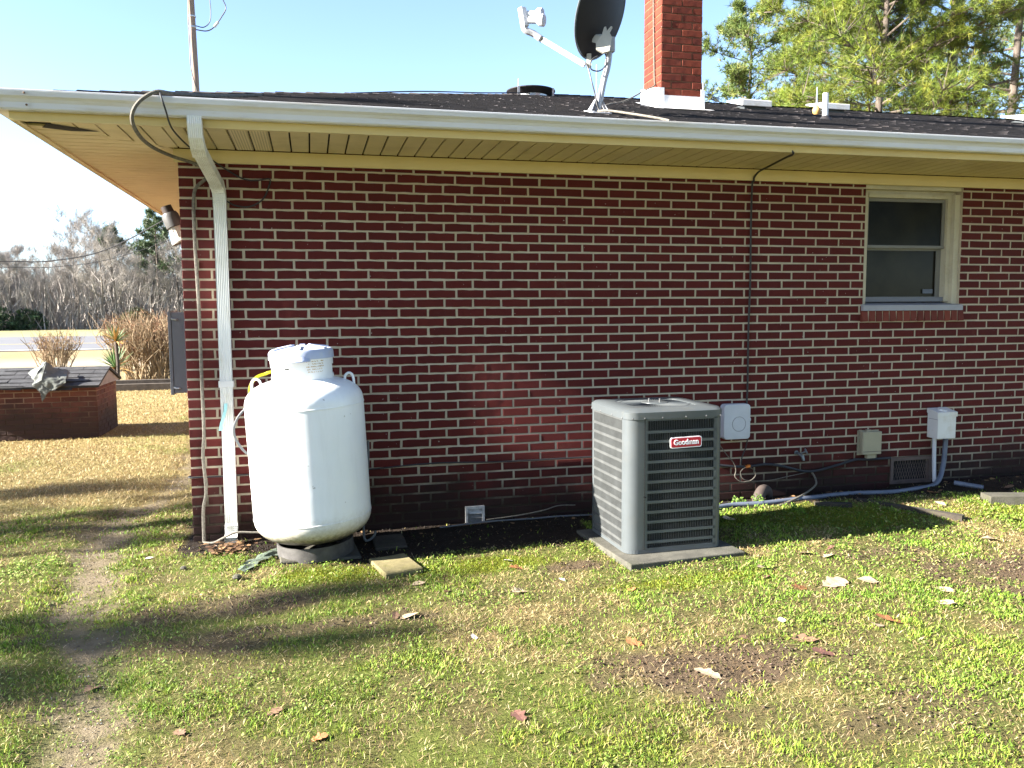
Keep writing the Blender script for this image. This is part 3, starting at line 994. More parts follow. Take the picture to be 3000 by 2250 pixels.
sash(5.3255, 6.0975, 2.075, 2.487, .098, .026, M['sash'])
sash(5.3255, 6.0975, 1.632, 2.100, .132, .040, M['sash'])
MB().box((5.3255, .092, 2.078), (6.0975, .097, 2.096)).build('meeting_rail', M['sash'], win)
MB().box((5.3255, .085, 1.63), (6.0975, .131, 1.668)).build('bottom_rail', M['grey_box'], win)
MB().box((5.93, .1315, 1.70), (6.03, .1318, 1.735)).build('sticker', M['grey_conduit'], win)
MB().box((5.26, .1625, 1.55), (6.18, .18, 2.6)).build('reveal_back', M['dark'], win)

# crawl-space vent: frame, recess, mesh
cv = thing('crawl_vent', None, None)
cv.parent = house
mb = MB().box((5.566, -.008, .286), (5.970, .02, .3165)).box((5.566, -.008, .088), (5.970, .02, .116)).box((5.566, -.008, .1165), (5.594, .02, .2855)).box((5.944, -.008, .1165), (5.970, .02, .2855))
mb.build('frame', M['rustvent'], cv)
mb = MB()
for i in range(15):
    x = 5.594 + i * .025
    mb.tube([(x, .012, .1165), (min(x + .06, 5.944), .012, .2855)], .0022, 4)
    mb.tube([(min(x + .06, 5.944), .015, .1165), (x, .015, .2855)], .0022, 4)
mb.build('grille', M['rustvent'], cv)
MB().box((5.566, .06, .09), (5.972, .07, .316)).build('backing', M['dark'], cv)

# chimney with its own bricks, flashing
chm = MB().box((4.0625, 1.4045, 3.0), (4.4695, 1.8155, 6.2)).build('chimney', M['chim_mortar'], house)
chv = [brick_mesh('brick', Mx - .012, ch - .0105, .05, M['chim_brick'], 90 + i) for i in range(5)]
chh = [brick_mesh('brick', Mx / 2 - .012, ch - .0105, .05, M['chim_brick'], 80 + i) for i in range(3)]
cx0, cy0, wq = 4.058, 1.40, 2 * Mx - .003
zc0 = 3.36
for r in range(42):
    zc = zc0 + r * ch + ch / 2
    vis = zc < 4.80
    for face in range(4):
        if not vis and face in (2, 3):
            continue
        lay_ = [(-.25 * wq, 1), (.25 * wq, 1)] if (r + face) % 2 else [(-.375 * wq, 0), (0, 1), (.375 * wq, 0)]
        if face in (2, 3) and zc > 4.8: continue
        for u, full in lay_:
            if not vis and r > 26 and face > 1: continue
            o = bpy.data.objects.new('brick', rb.choice(chv if full else chh))
            COL.objects.link(o)
            o.parent = chm
            mid = (cx0 + wq / 2, cy0 + wq / 2)
            j = rb.uniform(-.0015, .0015)
            hw = wq / 2 - .001
            if face == 0: o.location = (mid[0] + u, mid[1] - hw + j, zc); o.rotation_euler = (0, 0, 0)
            if face == 1: o.location = (mid[0] - hw + j, mid[1] + u, zc); o.rotation_euler = (0, 0, R(-90))
            if face == 2: o.location = (mid[0] + hw + j, mid[1] + u, zc); o.rotation_euler = (0, 0, R(90))
            if face == 3: o.location = (mid[0] + u, mid[1] + hw + j, zc); o.rotation_euler = (0, 0, R(180))
    if zc > 4.9 and r > 24:
        break
mb = MB()
mb.box((4.040, 1.386, 3.30), (4.495, 1.397, 3.565))
mb.box((4.030, 1.384, 3.30), (4.087, 1.3858, 3.632)).box((4.455, 1.384, 3.30), (4.497, 1.3858, 3.632))
mb.add([(4.040, 1.3972, 3.30), (4.040, 1.84, 3.40), (4.052, 1.3972, 3.30), (4.052, 1.84, 3.40), (4.040, 1.3972, 3.635), (4.040, 1.84, 3.72), (4.052, 1.3972, 3.635), (4.052, 1.84, 3.72)],
       [(0, 4, 5, 1), (2, 3, 7, 6), (4, 6, 7, 5), (0, 2, 6, 4), (1, 5, 7, 3)])
mb.box((4.48, 1.3972, 3.30), (4.492, 1.84, 3.70))
mb.add([(3.98, 1.30, 3.427), (4.56, 1.30, 3.427), (4.56, 1.386, 3.452), (3.98, 1.386, 3.452)], [(0, 1, 2, 3)])
mb.build('flashing', M['flash'], chm)
mb = MB()
mb.add([(3.95, 1.25, 3.412), (4.03, 1.25, 3.412), (4.035, 1.84, 3.60), (3.98, 1.84, 3.60)], [(0, 1, 2, 3)])
mb.build('flashing_skirt', M['flash'], chm)

# roof fittings
def roofz(y): return ZE + SL * (y + EV) + .012
def flat_vent(x, y, w=.36, dark=False):
    z = roofz(y) - .035
    o = MB().box((x + .05, y - .14, z - .05), (x + w - .05, y + .14, z + .052)).build('roof_vent', M['ac_fin'], house)
    MB().add([(x, y - .18, z + .018), (x + w, y - .18, z + .016), (x + w, y + .18, z + .132), (x, y + .18, z + .134), (x, y - .18, z + .088), (x + w, y - .18, z + .084), (x + w, y + .18, z + .150), (x, y + .18, z + .152)],
             [(0, 3, 2, 1), (4, 5, 6, 7), (0, 1, 5, 4), (1, 2, 6, 5), (2, 3, 7, 6), (3, 0, 4, 7)]).build('hood', M['white'], o, bevel=.008)
flat_vent(5.43, 2.55)
flat_vent(6.72, 3.0)
flat_vent(9.3, 2.75, .5)
# low round black vent near the ridge
yv = 3.25
zv = roofz(yv) - .05
o = MB().lathe([(.20, -.05), (.20, .03)], 24, (3.30, yv, zv)).build('roof_vent', M['metal'], house)
MB().lathe([(.21, .02), (.275, .070), (.275, .080), (.0, .088)], 28, (3.30, yv, zv)).build('hood', M['dish'], o)
for dx in (-.19, .2):
    MB().box((3.30 + dx - .012, yv - .21, zv - .02), (3.30 + dx + .012, yv - .2, zv + .075)).build('bracket', M['metal'], o)
# plumbing pipe with its boot, thin lightning rods
o = MB().tube([(5.56, 1.05, 3.30), (5.56, 1.05, 3.575)], .026, 14).build('vent_pipe', M['white'], house, True)
MB().lathe([(.085, -.03), (.05, .02), (.030, .045)], 16, (5.56, 1.05, roofz(1.05) - .02)).build('boot', M['dish'], o, True)
for x, y, h in ((3.17, 3.3, .16), (3.55, 1.75, .36)):
    MB().tube([(x, y, roofz(y) - .02), (x, y, roofz(y) + h)], .006, 6).build('rod', M['metal'], house)
o = MB().tube([(6.16, 2.1, roofz(2.1) - .05), (6.16, 2.1, roofz(2.1) + .28)], [.012, .006], 6).build('rod', M['metal'], house)
MB().lathe([(.012, .10), (.04, .13), (.045, .16), (.03, .19), (.012, .21)], 14, (6.16, 2.1, roofz(2.1) - .12)).build('insulator', M['yucca_dry'], o, True)
# wires lying along the ridge
mb = MB().tube(bez([(1.2, 1.1, roofz(1.1) + .0), (1.9, 2.0, roofz(2.0) + .012), (2.6, 2.7, roofz(2.7) + .004), (3.2, 3.05, roofz(3.05) + .015), (3.9, 3.2, roofz(3.2) + .004), (4.3, 3.2, roofz(3.2) + .0)], 6), .006, 5)
mb.build('ridge_wire', M['black_cable'], house)

# ------------------------------------------------------------------ propane tank
TX, TY = 0.822, -0.492
tank = thing('propane_tank', 'large upright white propane tank beside the downspout', 'gas tank', (TX, TY, 0.045), rot=(R(0.5), R(-2.6), 0))
rad = 0.374
zb_, zt_ = 0.235, 0.945
prof_t = []
for i in range(0, 19):
    a = math.pi / 2 * i / 18
    prof_t.append((rad * math.sin(a) ** .84, zb_ - 0.185 * max(math.cos(a), 0) ** .84))
prof_t += [(rad, zb_ + .22), (rad, zb_ + .45), (rad, zt_)]
for i in range(1, 19):
    a = math.pi / 2 * i / 18
    prof_t.append((rad * max(math.cos(a), 0) ** .80, zt_ + 0.182 * math.sin(a) ** .80))
body = MB().lathe(prof_t, 72).build('body', M['tank'], tank, True, local=True)
for z in (zb_ - .005, zt_ + .002):
    MB().lathe([(rad - .004, z - .008), (rad + .0022, z - .004), (rad + .0022, z + .004), (rad - .004, z + .008)], 72).build('weld_seam', M['tank'], tank, True, local=True)
# foot ring
MB().lathe([(.228, -.035), (.245, -.035), (.245, .056), (.235, .056), (.228, -.035)], 48).build('foot_ring', M['ringmat'], tank, True, local=True)
# protective collar with two hand openings, hinged lid
def collar():
    mb = MB()
    seg = 64
    r0, r1, z0, z1 = .196, .190, 1.105, 1.245
    vs, fs = [], []
    for k in range(seg):
        a = 2 * math.pi * k / seg
        dx = abs(math.cos(a))
        cut = dx > .962          # side openings
        zz = [z0, z0 + .035, z0 + .095, z1]
        for r in (r0, r1):
            for z in zz:
                vs.append((r * math.cos(a), r * math.sin(a), z))
    for k in range(seg):
        k2 = (k + 1) % seg
        a = 2 * math.pi * (k + .5) / seg
        cut = abs(math.cos(a)) > .965
        for j in range(3):
            if cut and j == 1:
                continue
            o, p = k * 8, k2 * 8
            fs.append((o + j, p + j, p + j + 1, o + j + 1))
            fs.append((o + 4 + j + 1, p + 4 + j + 1, p + 4 + j, o + 4 + j))
        o, p = k * 8, k2 * 8
        fs.append((o + 3, p + 3, p + 7, o + 7))
    mb.add(vs, fs)
    return mb
col_o = collar().build('collar', M['tank'], tank, True, local=True)
MB().lathe([(.185, 1.13), (.0, 1.131)], 32).build('collar_floor', M['dark'], tank, local=True)
MB().lathe([(.05, 1.12), (.05, 1.19), (.03, 1.20), (.03, 1.235), (0, 1.24)], 18).build('valve', M['copper'], tank, True, local=True)
lid = MB().lathe([(.198, 1.243), (.205, 1.243), (.203, 1.285), (.192, 1.302), (.10, 1.318), (0, 1.323)], 48).build('lid', M['tank_lid'], tank, True, local=True)
# stamped ribs on the lid and its front peak
for a in (25, 80, 140, 205, 265, 325):
    ca, sa = math.cos(R(a)), math.sin(R(a))
    MB().obox((.125 * ca, .125 * sa, 1.3165), (.062 * ca, .062 * sa, -.0095), (-.016 * sa, .016 * ca, 0), (0, 0, .0055)).build('rib', M['tank_lid'], lid, local=True)
vs = []
for k in range(9):
    a = R(-140 + 66 * k / 8)
    out = .0 + .045 * math.sin(math.pi * k / 8)
    vs.append((.2035 * math.cos(a), .2035 * math.sin(a), 1.262))
    vs.append(((.2045 + out) * math.cos(a), (.2045 + out) * math.sin(a), 1.236))
MB().add(vs + [(x, y, z - .005) for x, y, z in vs], [(2 * k, 2 * k + 1, 2 * k + 3, 2 * k + 2) for k in range(8)] + [(18 + 2 * k + 2, 18 + 2 * k + 3, 18 + 2 * k + 1, 18 + 2 * k) for k in range(8)] + [(2 * k + 1, 19 + 2 * k, 21 + 2 * k, 2 * k + 3) for k in range(8)]).build('lid_peak', M['tank_lid'], lid, True, local=True)
def arc_box(r, a0, a1, z0, z1, t=.0015):
    mb = MB()
    n = 4
    vs = []
    for i in range(n + 1):
        a = R(a0 + (a1 - a0) * i / n)
        for rr in (r, r + t):
            for z in (z0, z1):
                vs.append((rr * math.cos(a), rr * math.sin(a), z))
    fs = []
    for i in range(n):
        o = 4 * i
        fs += [(o + 2, o + 6, o + 7, o + 3), (o + 3, o + 7, o + 5, o + 1), (o + 2, o, o + 4, o + 6)]
    fs += [(0, 2, 3, 1), (4 * n, 4 * n + 1, 4 * n + 3, 4 * n + 2)]
    return mb.add(vs, fs)
arc_box(.1965, -122, -113, 1.186, 1.195).build('slot', M['dark'], col_o, local=True)
arc_box(.196, -118.5, -117.2, 1.203, 1.206).build('slot', M['dark'], col_o, local=True)
# faded stencil lines: broken marks too worn to read
rt = random.Random(12)
mbp = MB()
for row in range(5):
    z = 1.227 - row * .0165
    a = -84 + row * 1.2
    while a < -47 - (row % 2) * 2:
        w = rt.uniform(.5, 1.5)
        if rt.random() < .76:
            zz = z + rt.uniform(-.0015, .0015)
            mbp.v, mbp.f = mbp.v, mbp.f
            q = arc_box(.1963, a, a + w, zz, zz + rt.uniform(.004, .0085), .0006)
            mbp.add(q.v, q.f)
        a += w + rt.uniform(.35, .8) + (1.6 if rt.random() < .15 else 0)
tag(mbp.build('worn_stencil', M['rustprint'], col_o, local=True), kind='stuff')
for s in (-1, 1):
    x0 = s * .262
    pts = [(x0, 0, 1.04), (x0 + s * .002, 0, 1.098), (x0 + s * .012, 0, 1.120), (x0 + s * .032, 0, 1.128), (x0 + s * .050, 0, 1.115), (x0 + s * .057, 0, 1.085), (x0 + s * .058, 0, 1.02)]
    MB().tube(bez(pts, 4), .0085, 8).build('lifting_lug', M['tank'], tank, True, local=True)
# hoses
th = MB().tube(bez([(.66, -.50, 1.205), (.57, -.47, 1.199), (.535, -.455, 1.187), (.49, -.45, 1.172), (.462, -.45, 1.145), (.443, -.45, 1.11), (.437, -.45, 1.07)], 6), .0105, 10)
lone(th, 'gas_hose', M['yellow'], 'short curved yellow gas hose end by the left shoulder of the white tank', 'hose', (.437, -.45, 1.07), smooth=True)
th = MB().tube(bez([(.48, -.33, 1.03), (.40, -.30, .955), (.345, -.29, .89), (.318, -.29, .82), (.328, -.29, .75), (.375, -.29, .67), (.46, -.30, .60)], 6), .0085, 8)
lone(th, 'hose', M['grey_hose'], 'thin grey hose looping out behind the left side of the white tank', 'hose', (.46, -.30, .60), smooth=True)
th = MB().tube(bez([(1.19, -.28, .70), (1.185, -.30, .55), (1.172, -.32, .42), (1.155, -.33, .27), (1.143, -.335, .13), (1.143, -.34, .05), (1.155, -.345, .02), (1.185, -.345, .025), (1.212, -.345, .05), (1.222, -.345, .085)], 6), .0085, 8)
lone(th, 'hose', M['grey_hose'], 'grey hose hanging down the right side of the white tank with a hooked end', 'hose', (1.155, -.345, .0), smooth=True)

# slabs under and by the tank
def slab(cx, cy, w, d, t, rot, m, label, z=None, cat='paver', seed=0, name='paver'):
    r = random.Random(seed)
    ring = []
    for sx, sy in ((-1, -1), (0, -1), (1, -1), (1, 0), (1, 1), (0, 1), (-1, 1), (-1, 0)):
        ring.append((sx * w / 2 * (1 + r.uniform(-.04, .02)), sy * d / 2 * (1 + r.uniform(-.04, .02))))
    mb = MB().prism(ring, -.02, t - .006)
    n = len(ring)
    top = [(x * .97, y * .97, t + r.uniform(-.002, .002)) for x, y in ring]
    o = len(mb.v)
    mb.add(top, [tuple(range(n))])
    for i in range(n):
        mb.f.append((n + i, n + (i + 1) % n, o + (i + 1) % n, o + i))
    ob = mb.build(name, m)
    ob.location = (cx, cy, hz(cx, cy) if z is None else z)
    ob.rotation_euler = (r.uniform(-.03, .03), r.uniform(-.03, .03), R(rot))
    return tag(ob, label, cat)
slab(.84, -.47, .50, .46, .016, 4, M['concrete'], 'grey concrete slab under the white propane tank', cat='slab', seed=2, z=.0, name='concrete_slab')
slab(1.30, -.93, .235, .36, .03, 12, M['paver'], 'square mossy paver in the sun right of the tank', seed=3)
slab(1.31, -.38, .22, .30, .018, 2, M['board'], 'dark paver in the shade against the wall right of the tank', seed=4)  # darker board tone puts the shade into this paver's colour
mb = MB()
rr_ = random.Random(8)
gx = [(.36 + .30 * t, -.78 + .44 * t ** .8) for t in [k / 12 for k in range(13)]]
vs, fs = [], []
for i, (x, y) in enumerate(gx):
    for k in range(5):
        u = (k / 4 - .3)
        wv = .075 * (1 + rr_.uniform(-.35, .35) * (k in (0, 4)))
        px_, py_ = x + u * wv * .8, y - u * wv * .75
        vs.append((px_ + rr_.uniform(-.006, .006), py_, hz(px_, py_) + .006 + rr_.uniform(0, .016) + .03 * (i / 12) * (1 - abs(u))))
for i in range(12):
    for k in range(4):
        if rr_.random() < .12 and k in (0, 3): continue
        a = i * 5 + k
        fs.append((a, a + 1, a + 6, a + 5))
mb.add(vs, fs)
lone(mb, 'matting', M['teal_stone'], 'ragged strip of teal matting lying at the left foot of the tank', 'matting', (.45, -.5, 0))

# ------------------------------------------------------------------ air conditioner
pad = MB().prism([(-.40, -.405), (.40, -.405), (.41, .43), (-.41, .43)], -.05, .05)
pad_o = pad.build('concrete_pad', M['padmat'], None, bevel=.006)
pad_o.location = (3.035, -.965, .0)
pad_o.rotation_euler = (0, 0, R(4.5))
tag(pad_o, 'flat concrete pad under the grey air conditioner', 'concrete pad')
W2, HH = .335, .905
ac = thing('air_conditioner', 'grey outdoor air conditioner unit with louvered sides and a red badge', 'air conditioner', (3.037, -.878, .053), rot=(0, 0, R(1.5)))
rc = .075
def rring(h, r, seg=6):
    out = []
    for cx, cy, a0 in ((h - r, h - r, 0), (-h + r, h - r, 90), (-h + r, -h + r, 180), (h - r, -h + r, 270)):
        for i in range(seg + 1):
            t = R(a0 + 90 * i / seg)
            out.append((cx + r * math.cos(t), cy + r * math.sin(t)))
    return out
MB().prism(rring(W2 - .035, rc), .03, HH - .05).build('coil', M['ac_coil'], ac, local=True)
MB().prism(rring(W2, rc), .0, .022).build('base_pan', M['ac'], ac, local=True)
# corner posts
def post(sx, sy, wx, wy):
    """rounded corner cover"""
    mb = MB()
    pts = []
    pts.append((sx * (W2 - wx), sy * W2))
    for i in range(9):
        t = R(90 * i / 8)
        pts.append((sx * (W2 - rc + rc * math.sin(t)), sy * (W2 - rc + rc * math.cos(t))))
    pts.append((sx * W2, sy * (W2 - wy)))
    inn = [(x - sx * .004 if abs(x) > W2 - .001 else x * .985, y * .985) for x, y in pts]
    n = len(pts)
    vs = [(x, y, .0225) for x, y in pts] + [(x, y, HH - .056) for x, y in pts] + [(x, y, .0225) for x, y in inn] + [(x, y, HH - .056) for x, y in inn]
    fs = []
    for i in range(n - 1):
        q = (i, i + 1, n + i + 1, n + i)
        fs.append(q if sx * sy < 0 else q[::-1])
        q = (2 * n + i, 3 * n + i, 3 * n + i + 1, 2 * n + i + 1)
        fs.append(q if sx * sy < 0 else q[::-1])
    fs += [(0, n, 3 * n, 2 * n), (n - 1, 2 * n - 1, 4 * n - 1, 3 * n - 1)]
    return mb.add(vs, fs).build('corner_post', M['ac'], ac, True, local=True)
post(-1, -1, .115, .085)
post(1, -1, .055, .075)
post(1, 1, .075, .075)
post(-1, 1, .075, .075)
MB().box((-W2 + .1165, -W2 - .0022, .0225), (-W2 + .119, -W2 + .01, HH - .056)).build('panel_seam', M['dark'], ac, local=True)
zrow = [.858, .778, .701, .638, .575, .511, .448, .384, .320, .256, .193, .129, .065, .010]
bands = []
z_top = HH - .056
edges = [.760, .698, .635, .571, .508, .444, .380, .316, .252, .189, .125, .060]
def louver_side(kind):
    # face in local u (along), at y=-W2, then turned
    if kind == 'front':
        rotf = lambda u, v, z: (u, v, z); u0, u1 = -W2 + .1195, W2 - .0555
    elif kind == 'left':
        rotf = lambda u, v, z: (v, -u, z); u0, u1 = -W2 + .0755, W2 - .0855
    elif kind == 'right':
        rotf = lambda u, v, z: (-v, u, z); u0, u1 = -W2 + .0755, W2 - .0755
    else:
        rotf = lambda u, v, z: (-u, -v, z); u0, u1 = -W2 + .0755, W2 - .0755
    def bx(mb, a, b):
        vs = [rotf(x, y, z) for z in (a[2], b[2]) for x, y in ((a[0], a[1]), (b[0], a[1]), (b[0], b[1]), (a[0], b[1]))]
        mb.add(vs, [(0, 3, 2, 1), (4, 5, 6, 7), (0, 1, 5, 4), (1, 2, 6, 5), (2, 3, 7, 6), (3, 0, 4, 7)])
    fin = MB()
    n = int((u1 - u0 - .036) / .0118)
    for e in edges + [HH - .066, .0225]:
        mb = MB()
        t = .0175 if .03 < e < .8 else .010
        bx(mb, (u0, -W2, e), (u1, -W2 + .012, e + t))
        mb.build('louver_band', M['ac_dusty_lit' if kind == 'left' else 'ac'], ac, local=True)
    mb = MB()
    bx(mb, (u0 + .0002, -W2 + .0008, .0325), (u0 + .018, -W2 + .011, HH - .067))
    mb.build('louver_edge', M['ac'], ac, local=True)
    zs = [HH - .066] + edges + [.0225]
    for hi, lo in zip(zs[:-1], zs[1:]):
        lo2 = lo + (.0175 if lo > .03 else .010)
        for i in range(n):
            u = u0 + .022 + i * .0118
            sk = .0080 if kind == 'left' else .0050
            vs = [rotf(u + .0005, -W2 + .001, lo2 - .001), rotf(u + sk, -W2 + .012, lo2 - .001), rotf(u + sk, -W2 + .012, hi + .001), rotf(u + .0005, -W2 + .001, hi + .001),
                  rotf(u + .0028, -W2 + .0005, lo2 - .001), rotf(u + .0028, -W2 + .0005, hi + .001)]
            fin.add(vs, [(0, 1, 2, 3), (0, 3, 5, 4), (4, 5, 2, 1)])
    tag(fin.build('louver_fins', M['ac_dusty_lit' if kind == 'left' else 'ac_fin'], ac, local=True), kind='stuff')
for kd in ('front', 'left', 'right', 'back'):
    louver_side(kd)
# lid with a round fan opening
RG = .285
outer = rring(W2 + .006, rc + .006, 8)
mid_ = rring(W2 - .012, rc, 8)
n = len(outer)
vs = [(x, y, HH - .055) for x, y in outer] + [(x, y, HH - .012) for x, y in outer] + [(x, y, HH + .004) for x, y in mid_]
ang = [math.atan2(y, x) for x, y in mid_]
vs += [(RG * math.cos(a), RG * math.sin(a), HH + .010) for a in ang]
vs += [((RG - .012) * math.cos(a), (RG - .012) * math.sin(a), HH + .006) for a in ang]
vs += [((RG - .014) * math.cos(a), (RG - .014) * math.sin(a), HH - .05) for a in ang]
fs = [(k * n + i, k * n + (i + 1) % n, (k + 1) * n + (i + 1) % n, (k + 1) * n + i) for k in range(5) for i in range(n)]
lid_o = MB().add(vs, fs).build('lid', M['ac'], ac, True, local=True)
g = MB()
for i in range(84):
    a = 2 * math.pi * i / 84
    b = a + .10
    g.tube([(RG * .955 * math.cos(b), RG * .955 * math.sin(b), HH + .001), (.085 * math.cos(a), .085 * math.sin(a), HH + .008)], .0021, 4, False)
for rr2 in (.13, .18, .23):
    g.tube([(rr2 * math.cos(2 * math.pi * i / 48), rr2 * math.sin(2 * math.pi * i / 48), HH + .004) for i in range(49)], .0018, 4, False)
tag(g.build('fan_grille', M['ac_fin'], lid_o, local=True), kind='stuff')
hub = MB().lathe([(.09, HH + .003), (.088, HH + .012), (.07, HH + .016), (0, HH + .018)], 32).build('hub', M['ac'], lid_o, True, local=True)
for a in (20, 110, 200, 290):
    MB().lathe([(.006, 0), (.006, .018), (0, .02)], 8, (.05 * math.cos(R(a)), .05 * math.sin(R(a)), HH + .014)).build('bolt', M['screw'], lid_o, local=True)
MB().lathe([(RG - .02, HH - .10), (0, HH - .101)], 32).build('fan_well', M['ac_coil'], lid_o, local=True)
for a in (0, 120, 240):
    vs = []
    for k in range(5):
        t = R(a + 62 * k / 4)
        vs += [(.05 * math.cos(t), .05 * math.sin(t), HH - .075 + .004 * k), ((RG - .03) * math.cos(t), (RG - .03) * math.sin(t), HH - .085 + .012 * k)]
    MB().add(vs, [(2 * k, 2 * k + 1, 2 * k + 3, 2 * k + 2) for k in range(4)]).build('fan_blade', M['metal'], lid_o, local=True)
for x in (-.30, -.22, -.1, .06, .2, .3):
    MB().lathe([(.0055, 0), (.0055, .003), (0, .006)], 8, (x, -W2 - .006, HH - .047), (0, -1, 0)).build('screw', M['screw'], lid_o, local=True)
for y in (-.27, -.1, .1, .27):
    MB().lathe([(.0055, 0), (.0055, .003), (0, .006)], 8, (-W2 - .006, y, HH - .047), (-1, 0, 0)).build('screw', M['screw'], lid_o, local=True)
MB().obox((-.215, -W2 - .002, .36), (.008, 0, -.003), (0, .002, 0), (.001, 0, .004)).build('clip', M['dark'], ac, local=True)
# badge with its raised lettering
bd = MB()
def rrect(w, h, r, seg=4):
    out = []
    for cx, cz, a0 in ((w - r, h - r, 0), (-w + r, h - r, 90), (-w + r, -h + r, 180), (w - r, -h + r, 270)):
        for i in range(seg + 1):
            t = R(a0 + 90 * i / seg)
            out.append((cx + r * math.cos(t), cz + r * math.sin(t)))
    return out
BX, BZ = 3.098 - 3.037, .696
badge = MB().prism([(x, z) for x, z in rrect(.108, .0345, .014)], 0, .006, 'y')
badge_o = badge.build('badge', M['badge_white'], ac, local=True)
badge_o.location = (BX, -W2 - .008, BZ)
badge_o.rotation_euler = (0, R(-1.2), 0)
red = MB().prism([(x, z) for x, z in rrect(.1025, .029, .011)], -.0015, .003, 'y').build('badge_face', M['badge_red'], badge_o, local=True)
def text_mesh(s, size, extrude, offset=0.0):
    c = bpy.data.curves.new('lettering', 'FONT')
    c.body = s
    c.size = size
    c.extrude = extrude
    c.offset = offset
    c.align_x = 'CENTER'
    c.align_y = 'CENTER'
    tmp = bpy.data.objects.new('lettering', c)
    COL.objects.link(tmp)
    dg = bpy.context.evaluated_depsgraph_get()
    me = bpy.data.meshes.new_from_object(tmp.evaluated_get(dg))
    bpy.data.objects.remove(tmp)
    bpy.data.curves.remove(c)
    return me
me = text_mesh('Goodman', .046, .0012, .0012)
me.materials.clear()
me.materials.append(M['badge_white'])
lo = bpy.data.objects.new('lettering', me)
COL.objects.link(lo)
lo.parent = badge_o
lo.location = (0, -.0028, .001)
lo.rotation_euler = (R(90), 0, 0)
lo.scale = (.92, 1, 1)

# ------------------------------------------------------------------ boxes on the wall
bxA = thing('cable_box', 'rounded grey white utility box on the wall just right of the air conditioner', 'utility box', (4.085, 0, .55))
mb = MB().prism([(x + 4.085, z + .690) for x, z in rrect(.115, .140, .03, 5)], -.085, -.012, 'y')
mb.build('cover', M['greywhite'], bxA, bevel=.006)
MB().prism([(x + 4.085, z + .690) for x, z in rrect(.108, .132, .03, 5)], -.0115, .0, 'y').build('back_plate', M['greywhite'], bxA)
MB().tube([(4.10 + .058 * math.cos(2 * math.pi * i / 32), -.0855, .672 + .058 * math.sin(2 * math.pi * i / 32)) for i in range(33)], .0015, 5).build('emboss_ring', M['grey_box'], bxA)
MB().lathe([(.014, 0), (.014, .014), (0, .016)], 12, (4.208, -.04, .70), (1, 0, 0)).build('latch', M['greywhite'], bxA)
tb = thing('junction_box', 'beige utility box on the wall left of the crawl vent', 'utility box', (5.335, 0, .35))
MB().bbox((5.245, -.065, .365), (5.428, -.008, .555), .012, 3).build('cover', M['beige'], tb, bevel=.005)
MB().box((5.236, -.0075, .355), (5.436, -.0005, .562)).build('back_plate', M['beige'], tb)
MB().box((5.25, -.067, .388), (5.424, -.0655, .392)).build('cover_seam', M['rustvent'], tb)
MB().bbox((5.30, -.05, .330), (5.385, -.012, .3645), .008, 2).build('spout', M['beige'], tb)
MB().box((5.30, -.04, .5555), (5.345, -.012, .568)).build('tab', M['beige'], tb)
MB().box((5.24, -.03, .5555), (5.262, -.012, .568)).build('tab', M['beige'], tb)
wb = thing('disconnect_box', 'tall white electrical disconnect box on the wall with conduits below', 'electrical box', (5.99, 0, .47))
MB().box((5.915, -.125, .478), (6.095, -.002, .70)).build('body', M['white'], wb, bevel=.003)
MB().add([(5.908, -.132, .664), (6.101, -.132, .664), (6.101, -.002, .69), (5.908, -.002, .69), (5.908, -.132, .702), (6.101, -.132, .702), (6.101, -.002, .728), (5.908, -.002, .728)],
         [(0, 3, 2, 1), (4, 5, 6, 7), (0, 1, 5, 4), (1, 2, 6, 5), (2, 3, 7, 6), (3, 0, 4, 7)]).build('hood', M['white'], wb)
MB().lathe([(.04, 0), (.04, .014), (0, .016)], 16, (6.01, -.06, .712), (0, -.2, 1)).build('hub_plate', M['white'], wb)
MB().box((5.9135, -.12, .64), (5.9148, -.02, .643)).build('cover_seam', M['grey_box'], wb)
lone(MB().tube(bez([(5.955, -.045, .48), (5.958, -.045, .35), (5.963, -.045, .22), (5.968, -.05, .10)], 5), .0165, 12), 'conduit', M['greywhite'], 'straight pale grey conduit dropping from the white electrical box', 'conduit', (5.965, -.045, .1), smooth=True)
lone(MB().tube(bez([(6.055, -.06, .48), (6.052, -.06, .38), (6.035, -.07, .26), (5.985, -.10, .16), (5.90, -.16, .12), (5.78, -.23, .105), (5.62, -.27, .105), (5.35, -.31, .10), (5.0, -.25, .095), (4.6, -.265, .085), (4.2, -.30, .078), (3.9, -.29, .075), (3.55, -.40, .06)], 7), .020, 12),
     'conduit', M['grey_conduit'], 'blue grey flexible conduit curving from the white box along the ground to the air conditioner', 'conduit', (5.0, -.22, .05), smooth=True)
# faucet
fa = thing('faucet', 'small weathered outdoor faucet on the brick wall', 'faucet', (4.67, 0, .39))
MB().tube([(4.665, .0, .402), (4.668, -.05, .398), (4.675, -.08, .385), (4.68, -.088, .35)], [.011, .013, .014, .011], 10).build('spout', M['copper'], fa, True)
MB().lathe([(.018, 0), (.02, .006), (0, .008)], 12, (4.665, -.004, .402), (0, -1, 0)).build('flange', M['copper'], fa)
MB().tube([(4.67, -.05, .40), (4.70, -.075, .42)], .006, 8).build('stem', M['copper'], fa)
MB().lathe([(.024, -.004), (.026, 0), (.024, .005), (.008, .006), (.008, -.004)], 10, (4.707, -.08, .424), (.7, -.55, .45)).build('handle', M['copper'], fa)
